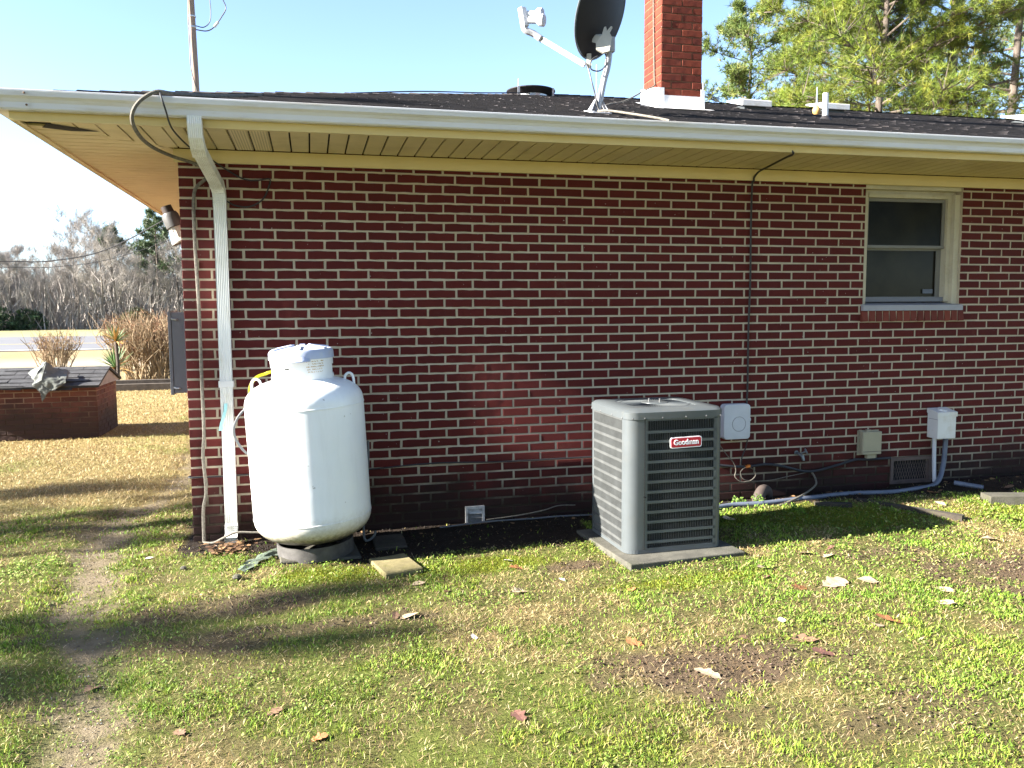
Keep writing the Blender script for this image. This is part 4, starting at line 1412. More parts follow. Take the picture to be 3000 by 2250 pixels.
# small wall vent at the ground
dv = thing('dryer_vent', 'small white louvered vent low on the wall between the tank and the air conditioner', 'vent', (1.98, 0, .0))
MB().box((1.908, -.028, .0), (1.925, -.001, .130)).box((2.035, -.028, .0), (2.052, -.001, .130)).box((1.9255, -.028, .112), (2.0345, -.001, .130)).build('frame', M['vent_white'], dv)
for i, z in enumerate((.075, .042, .008)):
    MB().add([(1.926, -.026, z), (2.034, -.026, z), (2.034, -.006, z + .032), (1.926, -.006, z + .032), (1.926, -.024, z), (2.034, -.024, z), (2.034, -.004, z + .032), (1.926, -.004, z + .032)],
             [(0, 1, 2, 3), (7, 6, 5, 4), (0, 4, 5, 1)]).build('louver', M['vent_white'] if i == 0 else M['vent_grime'], dv)
MB().box((1.9255, -.004, .0), (2.0345, -.0015, .1118)).build('backing', M['dark'], dv)

# ------------------------------------------------------------------ cables
def cable(pts, r, m, label, base, n=8, seg=7, cat='cable', name='cable', group=None):
    return lone(MB().tube(bez(pts, n), r, seg), name, M[m], label, cat, base, smooth=True, group=group)
cable([(.55, .02, 3.045), (.30, -.35, 2.935), (.10, -.78, 2.835), (.02, -.87, 2.818), (-.066, -.90, 2.75), (-.107, -.88, 2.67), (-.10, -.75, 2.605), (-.09, -.42, 2.60), (-.02, -.10, 2.60), (.12, -.035, 2.565), (.19, -.028, 2.52), (.178, -.025, 2.474), (.112, -.022, 2.41), (.094, -.02, 2.32), (.090, -.018, 2.07), (.099, -.018, 1.6), (.098, -.018, 1.1), (.099, -.018, .765), (.087, -.020, .605), (.097, -.018, .357), (.075, -.02, .228), (.07, -.02, -.02)],
      .0115, 'grey_cable', 'thick weathered grey cable looping over the gutter and down the house corner', (.07, -.02, -.02))
cable([(.02, -.60, 2.87), (.042, -.86, 2.822), (.071, -.885, 2.722), (.085, -.74, 2.64), (.15, -.45, 2.585), (.19, -.15, 2.60), (.21, -.05, 2.60), (.289, -.014, 2.549), (.408, -.010, 2.482), (.50, -.010, 2.472), (.584, -.010, 2.484), (.578, -.010, 2.43), (.535, -.010, 2.345), (.45, -.010, 2.296), (.36, -.010, 2.30), (.30, -.010, 2.33)],
      .0052, 'black_cable', 'thin black cable looping over the gutter and across the top bricks', (.3, -.01, 2.33))
cable([(4.094, -.755, 2.668), (4.105, -.75, 2.645), (4.13, -.62, 2.645), (4.19, -.30, 2.640), (4.24, -.07, 2.638), (4.222, -.034, 2.60), (4.218, -.033, 2.57), (4.216, -.012, 2.53), (4.213, -.011, 2.2), (4.216, -.011, 1.8), (4.208, -.011, 1.4), (4.210, -.011, 1.0), (4.205, -.011, .82)],
      .0075, 'black_cable', 'black cable running from the soffit straight down the wall to the rounded utility box', (4.205, -.011, .82))
cable([(-.004, .05, .455), (.0, -.008, .453), (.2, -.009, .451), (.4, -.009, .453), (.8, -.009, .445), (1.2, -.009, .447), (1.68, -.009, .468), (2.17, -.009, .453), (2.6, -.009, .455), (3.2, -.009, .46)],
      .0052, 'black_cable', 'thin black wire strung level across the low bricks behind the white tank', (1.2, -.009, .44))
cable([(3.95, -.01, .34), (4.05, -.015, .325), (4.21, -.02, .312), (4.381, -.02, .322), (4.527, -.02, .30), (4.717, -.02, .250), (4.853, -.02, .247), (5.057, -.02, .286), (5.209, -.02, .319), (5.336, -.02, .315), (5.549, -.02, .318)],
      .011, 'black_cable', 'thick black cable sagging along the wall below the faucet', (4.7, -.02, .25))
cable([(3.97, -.02, .50), (4.03, -.025, .42), (4.09, -.03, .35), (4.11, -.03, .29), (4.103, -.03, .239), (4.16, -.03, .195), (4.24, -.03, .20), (4.285, -.03, .24), (4.265, -.03, .29), (4.20, -.03, .31), (4.15, -.03, .27), (4.20, -.03, .205), (4.4, -.025, .19), (4.6, -.02, .215), (4.78, -.02, .24)],
      .0036, 'grey_cable', 'thin grey wire coiled in a loop under the rounded utility box', (4.2, -.03, .19))
cable([(4.8, -.02, .24), (4.83, -.03, .19), (4.79, -.10, .15), (4.66, -.20, .125), (4.5, -.29, .10), (4.3, -.37, .07), (4.1, -.43, .05), (3.9, -.46, .04)],
      .008, 'grey_cable', 'grey cable curving down from the wall over the blue grey conduit to the moss', (4.5, -.2, .05))
cable([(4.21, -.03, .55), (4.20, -.02, .47), (4.17, -.02, .40), (4.16, -.02, .33)], .005, 'black_cable', 'short black lead hanging from the rounded utility box', (4.16, -.02, .33))
lone(MB().obox((4.215, -.032, .318), (.018, 0, .003), (0, .008, 0), (-.002, 0, .010)), 'wire_connector', M['orange'], 'small orange wire connector on the wires right of the air conditioner', 'connector', (4.215, -.032, .305))
cable([(1.70, -.12, .012), (2.05, -.10, .028), (2.4, -.11, .03), (2.6, -.13, .04), (2.9, -.2, .05)], .0065, 'grey_hose', 'grey hose lying in the shade in front of the small low vent', (2.1, -.1, .01))
cable([(2.06, -.05, .03), (2.3, -.045, .045), (2.5, -.04, .07), (2.62, -.045, .10), (2.75, -.06, .10)], .0045, 'grey_cable', 'thin pale wire rising along the wall foot left of the air conditioner', (2.3, -.05, .03))
cable([(.07, -.05, .005), (.14, -.10, .012), (.22, -.16, .06), (.30, -.17, .09), (.42, -.18, .085), (.55, -.2, .085)], .0075, 'grey_cable', 'grey cable snaking past the foot of the downspout to the tank', (.2, -.1, .0))
# broken clay elbow pipe by the wall
lone(MB().tube(bez([(4.20, -.20, .015), (4.235, -.17, .09), (4.29, -.13, .135), (4.35, -.09, .12), (4.37, -.07, .06)], 5), [.045] * 21, 14), 'pipe_elbow', M['clay'], 'brown pipe elbow poking from the ground at the wall foot', 'pipe', (4.25, -.14, .0), smooth=True)
lone(MB().tube([(5.98, -.26, .13), (6.12, -.42, .115)], .02, 10), 'pipe_stub', M['grey_conduit'], 'short grey pipe stub lying on the soil near the white electrical box', 'pipe', (6.05, -.34, .1), smooth=True)
# teal ribbon on the downspout
mb = MB()
rp = [(.254, -.090, .965), (.250, -.093, .92), (.236, -.093, .87), (.222, -.094, .83), (.212, -.09, .78)]
vs = []
for i, p in enumerate(rp):
    vs += [(p[0] - .010, p[1], p[2]), (p[0] + .012, p[1] - .004, p[2] + .004)]
mb.add(vs + [(a, b + .0012, c) for a, b, c in vs], [(2 * i, 2 * i + 1, 2 * i + 3, 2 * i + 2) for i in range(4)] + [(10 + 2 * i + 2, 10 + 2 * i + 3, 10 + 2 * i + 1, 10 + 2 * i) for i in range(4)])
lone(mb, 'ribbon', M['tealtape'], 'faded teal ribbon hanging on the white downspout', 'ribbon', (.23, -.09, .78))

# ------------------------------------------------------------------ satellite dish
sd = thing('satellite_dish', 'dark satellite dish on a grey mast on the roof beside the chimney', 'satellite dish', (2.97, .08, 3.05))
az, el = R(-38), R(22)
nrm = Vector((math.sin(az) * math.cos(el), math.cos(az) * math.cos(el), math.sin(el)))
side_ = nrm.cross(Vector((0, 0, 1))).normalized()
upv = side_.cross(nrm).normalized()
dc = Vector((3.005, .12, 3.80))
mb = MB()
rings, seg = 8, 44
vs, fs = [], []
for shell in (0, 1):
    for i in range(rings + 1):
        rr3 = i / rings
        for k in range(seg):
            a = 2 * math.pi * k / seg
            u, v = .285 * rr3 * math.cos(a), .335 * rr3 * math.sin(a)
            dpt = .062 * rr3 * rr3 - .062
            vs.append(dc + side_ * u + upv * v + nrm * (dpt - (.006 if shell else 0)))
m_ = (rings + 1) * seg
for i in range(rings):
    for k in range(seg):
        a, b = i * seg + k, i * seg + (k + 1) % seg
        fs.append((a, b, b + seg, a + seg))
        fs.append((m_ + a + seg, m_ + b + seg, m_ + b, m_ + a))
mb.add(vs, fs)
mb.build('reflector', M['dish'], sd, True)
rim = [dc + side_ * .286 * math.cos(2 * math.pi * k / seg) + upv * .336 * math.sin(2 * math.pi * k / seg) - nrm * .003 for k in range(seg + 1)]
MB().tube(rim, .0075, 6, False).build('rim', M['ac'], sd, True)
mast_top = Vector((3.066, .075, 3.585))
MB().tube(bez([(2.972, .085, 3.06), (2.995, .082, 3.17), (3.02, .08, 3.29), (3.045, .078, 3.38), (3.058, .076, 3.46), mast_top], 6), .0235, 14).build('mast', M['dish_grey'], sd, True)
MB().add([(2.90, -.02, 3.03), (3.05, -.02, 3.03), (3.05, .19, 3.09), (2.90, .19, 3.09), (2.90, -.02, 3.036), (3.05, -.02, 3.036), (3.05, .19, 3.096), (2.90, .19, 3.096)],
         [(0, 3, 2, 1), (4, 5, 6, 7), (0, 1, 5, 4), (1, 2, 6, 5), (2, 3, 7, 6), (3, 0, 4, 7)]).build('foot_plate', M['dish_grey'], sd)
MB().add([(2.905, .03, 3.06), (2.955, .07, 3.16), (2.955, .10, 3.16), (2.905, .13, 3.075), (2.912, .03, 3.055), (2.962, .07, 3.155), (2.962, .10, 3.155), (2.912, .13, 3.07)], [(0, 1, 2, 3), (7, 6, 5, 4), (0, 4, 5, 1), (2, 6, 7, 3), (1, 5, 6, 2)]).build('foot_bracket', M['dish_grey'], sd)
MB().add([(3.045, .03, 3.06), (3.0, .07, 3.15), (3.0, .10, 3.15), (3.045, .13, 3.075), (3.052, .03, 3.055), (3.007, .07, 3.145), (3.007, .10, 3.145), (3.052, .13, 3.07)], [(3, 2, 1, 0), (4, 5, 6, 7), (1, 5, 4, 0), (3, 7, 6, 2), (2, 6, 5, 1)]).build('foot_bracket', M['dish_grey'], sd)
# clamp sleeve and the tilted bracket behind the dish
MB().box((3.035, .045, 3.50), (3.098, .105, 3.61)).build('clamp', M['dish_grey'], sd, bevel=.006)
bc = Vector((3.005, .045, 3.560))
px, pz = Vector((.92, -.38, .0)).normalized(), Vector((.22, .1, .96)).normalized()
ring = [(-.045, -.055), (.01, -.085), (.055, -.075), (.058, .03), (.03, .075), (.045, .115), (.035, .12), (.01, .085), (-.002, .12), (-.016, .115), (-.022, .06), (-.055, -.01)]
py = px.cross(pz)
vs = [bc + px * u + pz * v - py * .012 for u, v in ring] + [bc + px * u + pz * v + py * .012 for u, v in ring]
n = len(ring)
MB().add(vs, [tuple(range(n)), tuple(range(2 * n - 1, n - 1, -1))] + [(i, n + i, n + (i + 1) % n, (i + 1) % n) for i in range(n)]).build('bracket', M['dish_bracket'], sd)
for (u, v, w, h) in ((-.006, .0, .014, .016), (-.02, -.045, .03, .004)):
    c0 = bc + px * u + pz * v - py * .0135
    MB().obox(c0, px * w + pz * (-.25 * w), py * .002, pz * h).build('slot', M['dark'], sd)
MB().obox(bc + nrm * .02 + pz * .02 + px * .0, px * .03, nrm * .05, pz * .03).build('dish_mount', M['dish_bracket'], sd)
# feed arm from the dish foot out to the receiver head
low = dc - upv * .33 + nrm * .0
arm0 = Vector((2.90, .17, 3.425))
arm1 = Vector((2.61, .38, 3.665))
lnb = Vector((2.50, .40, 3.76))
MB().obox((arm0 + arm1) / 2, (arm1 - arm0) / 2, (arm1 - arm0).cross(Vector((0, 0, 1))).normalized() * .014, (arm1 - arm0).cross((arm1 - arm0).cross(Vector((0, 0, 1)))).normalized() * .018).build('feed_arm', M['white'], sd)
MB().tube([arm1 + (arm0 - arm1) * .02, arm1 + (arm0 - arm1) * .05], .024, 10).build('arm_clip', M['dark'], sd)
MB().tube(bez([arm1, arm1 + Vector((-.05, .012, .035)), lnb + Vector((-.005, 0, -.03)), lnb + Vector((-.012, 0, .03))], 5), [.026] * 16, 8).build('arm_elbow', M['dish_grey'], sd, True)
MB().obox(lnb + Vector((-.018, 0, .06)), (.022, .008, .0), (-.008, .03, 0), (-.012, 0, .07)).build('receiver_body', M['greywhite'], sd, bevel=.006)
hd = (dc - lnb).normalized()
hd = Vector((.80, -.52, -.12)).normalized()
for off in (Vector((.012, 0, .085)), Vector((.02, -.02, .035))):
    c = lnb + off
    MB().lathe([(0, 0), (.026, 0), (.026, .065), (.044, .085), (.047, .12), (.040, .127), (0, .13)], 20, c, hd).build('feed_horn', M['greywhite'], sd, True)
MB().obox((low + arm0) / 2 + Vector((.02, -.02, 0)), (.016, -.006, 0), (.004, .014, 0), (0, 0, .05)).build('arm_bracket', M['dish_bracket'], sd)
MB().tube(bez([(2.90, .16, 3.44), (2.905, .10, 3.38), (2.92, .07, 3.28), (2.945, .06, 3.18), (2.96, .055, 3.10), (2.975, .04, 3.06)], 6), .0062, 6).build('lead', M['black_cable'], sd)
MB().tube(bez([(2.96, .05, 3.46), (2.925, .06, 3.44), (2.905, .06, 3.40), (2.915, .06, 3.365), (2.96, .05, 3.352), (3.0, .05, 3.37), (3.028, .05, 3.41), (3.028, .05, 3.46), (3.015, .05, 3.49)], 6), .0052, 6).build('lead', M['black_cable'], sd)
cable([(2.96, .05, 3.06), (3.0, -.05, 3.045), (3.08, -.25, 2.985), (3.18, -.50, 2.905), (3.24, -.62, 2.86)], .0085, 'grey_cable', 'grey cable running from the dish foot down the shingles', (3.1, -.3, 2.96))
cable([(3.0, .15, 3.09), (3.1, .4, 3.165), (3.35, .85, 3.32), (3.62, 1.2, 3.44), (3.9, 1.42, 3.60), (4.04, 1.5, 3.68), (4.045, 1.52, 3.74), (4.046, 1.55, 4.2), (4.046, 1.57, 5.0), (4.046, 1.57, 5.9)], .007, 'grey_cable', 'pale cable rising from the roof up the sunlit side of the chimney', (3.62, 1.2, 3.44))

# ------------------------------------------------------------------ left end of the house
mp_ = thing('meter_cabinet', 'grey metal electrical cabinet on the end wall past the brick corner', 'electrical cabinet', (-.075, .3, 1.0))
MB().box((-.128, .302, 1.010), (-.0015, .62, 1.584)).build('body', M['grey_box'], mp_, bevel=.003)
MB().box((-.152, .298, .998), (-.130, .63, 1.590)).build('door', M['grey_box'], mp_, bevel=.003)
for z in (1.535, 1.045):
    MB().tube([(-.128, .296, z + .006), (-.115, .292, z), (-.095, .290, z - .002), (-.088, .296, z - .002)], .006, 6).build('latch', M['metal'], mp_)
fl = thing('yard_light', 'dusk to dawn lamp with brown cap and pale lens on the house end', 'lamp', (0, .5, 2.25))
axd = Vector((.085, 0, -.215)).normalized()
t0 = Vector((-.162, .5, 2.345))
MB().lathe([(0, 0), (.038, 0), (.040, .05), (.0, .05)], 24, t0, axd).build('photocell', M['brownlamp'], fl, True)
MB().lathe([(.0, .05), (.050, .052), (.060, .075), (.060, .155), (.0, .157)], 28, t0, axd).build('housing', M['greylamp'], fl, True)
mb = MB()
prl = [(.046, .158), (.05, .19), (.062, .235), (.072, .265), (.07, .275)]
mb.lathe(prl, 40, t0, axd)
mb.build('lens', M['lampglass'], fl)
for k in range(14):
    a = 2 * math.pi * k / 14
    rot = axd.to_track_quat('Z', 'Y')
    MB().tube([t0 + rot @ Vector((r * math.cos(a), r * math.sin(a), z)) for r, z in ((.0475, .16), (.0515, .19), (.0635, .235))], .0022, 4).build('lens_rib', M['lampglass'], fl)
MB().tube([t0 + axd * .12 + Vector((.04, 0, 0)), (-.03, .5, 2.26), (.0, .5, 2.26)], .014, 8).build('bracket_arm', M['greylamp'], fl)

# ------------------------------------------------------------------ brick well house
WX0, WX1, WY0, WY1 = -3.95, -1.83, 5.40, 6.50
wh = thing('well_house', 'small low brick well house with a black shingle roof out on the dry lawn', 'well house', (-2.9, 5.95, 0))
wt = .665
MB().box((WX0 + .005, WY0 + .005, -.1), (WX1 - .005, WY1 - .005, wt)).build('wall', M['well_mortar'], wh)
wbr = [brick_mesh('brick', Mx - .014, .0665 - .0115, .05, M['well_brick'], 200 + i) for i in range(5)]
wbh = [brick_mesh('brick', Mx / 2 - .014, .0665 - .0115, .05, M['well_brick'], 210 + i) for i in range(3)]
for r in range(10):
    z = .0 + .0665 * r + .03
    n = int((WX1 - WX0) / Mx)
    off = (0 if r % 2 else Mx / 2)
    x = WX1 - off
    while x - Mx > WX0 - .01:
        o = bpy.data.objects.new('brick', rb.choice(wbr))
        COL.objects.link(o)
        o.parent = wh
        o.location = Vector((x - Mx / 2, WY0 + rb.uniform(-.002, .002), z)) - ORG['well_house']
        x -= Mx
    if off:
        o = bpy.data.objects.new('brick', rb.choice(wbh))
        COL.objects.link(o)
        o.parent = wh
        o.location = Vector((WX1 - Mx / 4, WY0, z)) - ORG['well_house']
    y = WY0 + (Mx / 2 if r % 2 else 0)
    if r % 2:
        o = bpy.data.objects.new('brick', rb.choice(wbh))
        COL.objects.link(o)
        o.parent = wh
        o.location = Vector((WX1, WY0 + Mx / 4, z)) - ORG['well_house']
        o.rotation_euler = (0, 0, R(90))
    while y + Mx < WY1 + .012:
        o = bpy.data.objects.new('brick', rb.choice(wbr))
        COL.objects.link(o)
        o.parent = wh
        o.location = Vector((WX1 + rb.uniform(-.002, .002), y + Mx / 2, z)) - ORG['well_house']
        o.rotation_euler = (0, 0, R(90))
        y += Mx
# roof deck, gable boards, shingle tabs
wy_m, z_e, z_r = 5.95, .675, .868
xa, xb = WX0 - .06, WX1 + .05
deck = MB().add([(xa, 5.30, z_e), (xb, 5.30, z_e), (xb, wy_m, z_r), (xa, wy_m, z_r), (xb, 6.60, z_e), (xa, 6.60, z_e), (xa, 5.30, z_e - .03), (xb, 5.30, z_e - .03), (xb, wy_m, z_r - .03), (xa, wy_m, z_r - .03), (xb, 6.60, z_e - .03), (xa, 6.60, z_e - .03)],
                [(0, 1, 2, 3), (3, 2, 4, 5), (0, 6, 7, 1), (4, 10, 11, 5), (7, 6, 9, 8), (8, 9, 11, 10), (1, 7, 8, 2), (2, 8, 10, 4), (0, 3, 9, 6), (3, 5, 11, 9)]).build('roof', M['wellroof'], wh)
for gx0 in (WX1 + .005, WX0 - .03):
    MB().prism([(5.33, z_e - .028), (6.57, z_e - .028), (wy_m, z_r - .034)], gx0, gx0 + .02, 'x').build('gable_board', M['gable'], wh)
rsw = random.Random(4)
for r in range(5):
    y0, y1 = 5.275 + r * .135, 5.275 + r * .135 + .16
    k = (z_r - z_e) / (wy_m - 5.30)
    za, zb2 = z_e + k * (y0 - 5.30), z_e + k * (min(y1, wy_m) - 5.30)
    x = xb - (.15 if r % 2 else .30)
    x1 = xb + .01
    while x1 > xa:
        lift = .010 + rsw.uniform(0, .010)
        droop = -.015 * rsw.random() if r == 0 else 0
        if r == 0 and -2.3 < (x + x1) / 2 < -1.95: droop = -.05
        a = max(x, xa)
        yy1 = min(y1, wy_m)
        MB().add([(a + .003, y0, za + lift + droop), (x1 - .003, y0, za + lift + droop + rsw.uniform(-.004, .004)), (x1 - .003, yy1, zb2 + .004), (a + .003, yy1, zb2 + .004), (a + .003, y0, za + lift + droop - .008), (x1 - .003, y0, za + lift + droop - .008), (x1 - .003, yy1, zb2 - .004), (a + .003, yy1, zb2 - .004)],
                 [(0, 1, 2, 3), (0, 4, 5, 1), (1, 5, 6, 2), (3, 7, 4, 0)]).build('shingle', M['wellroof'], deck)
        x1 = x
        x -= .305
# torn hanging flap on the left of its eave and the tarp thrown over
MB().add([(-3.1, 5.29, .70), (-2.62, 5.285, .69), (-2.66, 5.28, .635), (-3.1, 5.275, .66), (-3.1, 5.30, .70), (-2.62, 5.295, .69), (-2.66, 5.29, .635), (-3.1, 5.285, .66)], [(0, 1, 2, 3), (7, 6, 5, 4), (0, 4, 5, 1), (1, 5, 6, 2), (2, 6, 7, 3)]).build('hanging_felt', M['wellroof'], wh)
tv = [(-2.66, 5.62, .825), (-2.62, 5.48, .83), (-2.52, 5.52, .90), (-2.44, 5.46, .955), (-2.39, 5.40, .965), (-2.30, 5.45, .89), (-2.20, 5.58, .862), (-2.17, 5.60, .82),
      (-2.50, 5.28, .76), (-2.50, 5.22, .70), (-2.42, 5.20, .60), (-2.40, 5.20, .50), (-2.33, 5.21, .60), (-2.22, 5.22, .675), (-2.14, 5.24, .72), (-2.15, 5.30, .765), (-2.30, 5.25, .77), (-2.40, 5.22, .76), (-2.46, 5.30, .86)]
tf = [(0, 1, 2), (1, 18, 3, 2), (18, 4, 3), (8, 17, 4, 18), (1, 8, 18), (4, 17, 16, 5), (5, 16, 15, 6), (6, 15, 7), (8, 9, 17), (9, 10, 12, 17), (10, 11, 12), (17, 12, 13, 16), (16, 13, 14, 15)]
mb = MB().add(tv, tf)
ob = lone(mb, 'tarp', M['fabric'], 'crumpled grey tarp draped over the well house roof', 'tarp', (-2.4, 5.4, .7))
sv = ob.modifiers.new('solid', 'SOLIDIFY'); sv.thickness = .008
sb = ob.modifiers.new('soft', 'SUBSURF'); sb.subdivision_type = 'SIMPLE'; sb.levels = 3; sb.render_levels = 3
wtx = bpy.data.textures.new('crumple', 'CLOUDS'); wtx.noise_scale = .12
dm = ob.modifiers.new('crumple', 'DISPLACE'); dm.texture = wtx; dm.strength = .05; dm.mid_level = .5

# timbers by the shrubs, landscape edging on the right
lone(MB().box((-3.6, 11.95, .0), (.5, 12.1, .13)).box((-3.4, 12.105, .0), (.5, 12.25, .20)), 'timber_edging', M['timber'], 'dark timber edging at the front of the shrub bed past the house corner', 'timber edging', (-1.5, 12.0, 0))
for (a, b, lab, m, t) in (((4.95, -.40), (5.35, -1.06), 'dark weathered board lying in the shade right of the air conditioner', 'board', .02),
                          ((5.86, -.72), (6.9, -1.0), 'mossy concrete edging block running off to the right', 'concrete', .055),
                          ((4.55, -.45), (4.80, -.55), 'short grey piece of wood on the moss by the conduit', 'board', .02)):
    a, b = Vector((a[0], a[1], 0)), Vector((b[0], b[1], 0))
    d = (b - a)
    c = (a + b) / 2
    z = hz(c.x, c.y)
    lone(MB().obox((c.x, c.y, z + t / 2 - .012), d / 2, Vector((-d.y, d.x, 0)).normalized() * (.075 if t > .025 else .03), (0, 0, t / 2 + .012)), 'edging_block' if m == 'concrete' else 'board', M[m], lab, 'edging' if m == 'concrete' else 'board', (c.x, c.y, z))

# ------------------------------------------------------------------ grass, clover, straw (real blades)
def in_view(x, y, pad=.35):
    # keep what the viewer, or one a step to the side, could see
    dx, dy = x - CAM.x, y - CAM.y
    fw = dx * _f.x + dy * _f.y
    rt_ = dx * _r.x + dy * _r.y
    main = (np.abs(rt_) < fw * .62 + .55 + pad) & (fw > 1.7)
    side = (np.abs(rt_) < fw * .62 + 2.6) & (fw > 1.7) & (_hash(x * 9999, y * 9999, 5) < .42)
    return main | side

def scatter(x0, x1, y0, y1, n):
    x, y = rng.uniform(x0, x1, n), rng.uniform(y0, y1, n)
    k = in_view(x, y)
    return x[k], y[k]

def keep_off(x, y):
    ok = ~((x > -.02) & (y > -.02) & (y < 8))
    ok &= ~((np.abs(x - 3.035) < .385) & (np.abs(y + .965) < .385))
    ok &= ~((np.abs(x - .83) < .265) & (np.abs(y + .5) < .23))
    ok &= ~((np.abs(x - 1.30) < .105) & (np.abs(y + .93) < .15))
    ok &= ~((x > -4) & (x < -1.8) & (y > 5.38) & (y < 6.5))
    return ok

def blades(x, y, L, W, col, lean, name, z_off=0.0, curl=True):
    n = len(x)
    z = H(x, y) + z_off
    a = rng.uniform(0, 2 * np.pi, n)          # facing
    b = rng.uniform(0, 2 * np.pi, n)          # leaning
    t = lean
    dx, dy, dz = np.sin(t) * np.cos(b), np.sin(t) * np.sin(b), np.cos(t)
    wx, wy = np.cos(a) * W / 2, np.sin(a) * W / 2
    p0 = np.stack([x - wx, y - wy, z - .004], 1)
    p1 = np.stack([x + wx, y + wy, z - .004], 1)
    mid = np.stack([x + dx * L * .55, y + dy * L * .55, z + dz * L * .6], 1)
    w2 = np.stack([wx * .8, wy * .8, np.zeros(n)], 1)
    tip = np.stack([x + dx * L * 1.05, y + dy * L * 1.05, z + dz * L * (.85)], 1)
    v = np.stack([p0, p1, mid - w2, mid + w2, tip], 1).reshape(-1, 3)
    o = (np.arange(n) * 5)[:, None]
    f = np.concatenate([o + np.array([0, 1, 3]), o + np.array([0, 3, 2]), o + np.array([2, 3, 4])], 0)
    c = np.repeat(col, 5, 0)
    ob = npmesh(name, v, f, c, M['grass'])
    return ob

def pal(n, cols, wts, jit=.25):
    cols = np.array(cols)
    i = rng.choice(len(cols), n, p=np.array(wts) / sum(wts))
    c = cols[i] * (1 + jit * rng.uniform(-1, 1, (n, 1)))
    return np.clip(c * (1 + .08 * rng.uniform(-1, 1, (n, 3))), 0, 1)

def thin(x, y, p):
    k = (rng.random(len(x)) < p) & keep_off(x, y)
    return x[k], y[k]

GREEN = [(0.140, 0.230, 0.024), (0.185, 0.265, 0.032), (0.085, 0.155, 0.017), (0.26, 0.265, 0.06)]
STRAW = [(0.34, 0.27, 0.125), (0.26, 0.18, 0.08), (0.42, 0.345, 0.19), (0.15, 0.095, 0.05)]

# living grass in tufts
x, y = scatter(-5.5, 9.6, -4.4, 1.2, 1330000)
path, soil, bare, moss, dry, n1, n2, n3 = masks(x, y)
tuft = sstep(fbm(x * 3.2, y * 3.2, 77), .40, .62) * (.15 + .85 * sstep(fbm(x * 14, y * 14, 78), .42, .56))
p = (1 - .93 * path) * (1 - soil * .985) * (1 - .93 * bare) * (1 - .70 * dry) * (.13 + .87 * tuft) * (1 - .4 * moss)
dist = np.hypot(x - CAM.x, y - CAM.y)
p *= np.clip(3.2 / dist, .2, 1) * 1.0
k = (rng.random(len(x)) < p) & keep_off(x, y)
x, y, tuft, dist = x[k], y[k], tuft[k], dist[k]
n = len(x)
L = rng.uniform(.009, .021, n) * (1 + .9 * tuft * rng.random(n))
W = rng.uniform(.0020, .0038, n) * np.clip(dist / 3.2, 1, 2)
cv = (.62 + .75 * fbm(x * 2.1, y * 2.1, 401))[:, None] * np.stack([.75 + .55 * fbm(x * 1.1, y * 1.1, 402), np.ones(n), np.ones(n)], 1)
g = blades(x, y, L, W, np.clip(pal(n, GREEN, (5, 4, 3, 1.5), .35) * cv, 0, 1), rng.uniform(.2, 1.25, n), 'grass')
tag(g, 'short green grass growing in uneven tufts across the yard', 'grass', kind='stuff')
print('grass', n)

# dead straw lying flat
x, y = scatter(-5.5, 9.6, -4.4, 1.2, 820000)
path, soil, bare, moss, dry, n1, n2, n3 = masks(x, y)
p = (1 - .93 * path) * (1 - .93 * soil) * (1 - .6 * bare) * (.34 + .66 * sstep(dry + .5 * (n3 - .3), .1, .8)) * (1 - .8 * moss)
dist = np.hypot(x - CAM.x, y - CAM.y)
p *= np.clip(3.2 / dist, .2, 1) * .95
k = (rng.random(len(x)) < p) & keep_off(x, y)
x, y, dist = x[k], y[k], dist[k]
n = len(x)
g = blades(x, y, rng.uniform(.010, .034, n), rng.uniform(.0016, .0032, n) * np.clip(dist / 3.2, 1, 2), pal(n, STRAW, (5, 4, 3, 3)), rng.uniform(.9, 1.5, n), 'straw', .002)
tag(g, 'dry straw coloured dead grass lying over the yard', 'dead grass', kind='stuff')
print('straw', n)

# low broad-leaved ground cover: small round leaves
x, y = scatter(-5.5, 9.6, -4.4, .2, 1200000)
path, soil, bare, moss, dry, n1, n2, n3 = masks(x, y)
pc = sstep(fbm(x * 2.3, y * 2.3, 177) + .10 * sstep(y, -1.9, -1.0) + .10 * sstep(x, 2.0, 4.0), .46, .62) * (.35 + .65 * sstep(fbm(x * 15, y * 15, 178), .42, .6))
p = pc * (.25 + .75 * sstep(fbm(x * 6, y * 6, 179), .44, .6)) * (1 - path) * (1 - soil * .97) * (1 - .93 * bare) * (1 - .55 * dry) * (1 - .6 * moss)
dist = np.hypot(x - CAM.x, y - CAM.y)
p *= np.clip(3.2 / dist, .25, 1) * .60
k = (rng.random(len(x)) < p) & keep_off(x, y)
x, y, dist = x[k], y[k], dist[k]
n = len(x)
z = H(x, y) + rng.uniform(.003, .020, n)
r_ = (.0018 + .0042 * rng.random(n) ** 1.7) * np.clip(dist / 4, 1, 1.6)
a = rng.uniform(0, 6.28, n)
tx, ty = rng.normal(0, .42, n), rng.normal(0, .42, n)
vv = []
for kk in range(5):
    ang = a + kk * 2 * np.pi / 5
    ex, ey = np.cos(ang) * r_ * (1.25 if kk == 0 else 1), np.sin(ang) * r_
    vv.append(np.stack([x + ex, y + ey, z + ex * tx + ey * ty], 1))
v = np.stack(vv, 1).reshape(-1, 3)
f = (np.arange(n) * 5)[:, None] + np.array([0, 1, 2, 3, 4])
g = npmesh('ground_cover', v, f, np.repeat(np.clip((.6 + .8 * fbm(x * 2.6, y * 2.6, 403))[:, None], 0, 2) * pal(n, [(0.14, 0.205, 0.03), (0.195, 0.255, 0.055), (0.09, 0.15, 0.02), (0.27, 0.275, 0.095)], (5, 4, 3, 1.5), .35), 5, 0), M['grass'])
tag(g, 'low small leaved weeds carpeting the yard', 'weeds', kind='stuff')
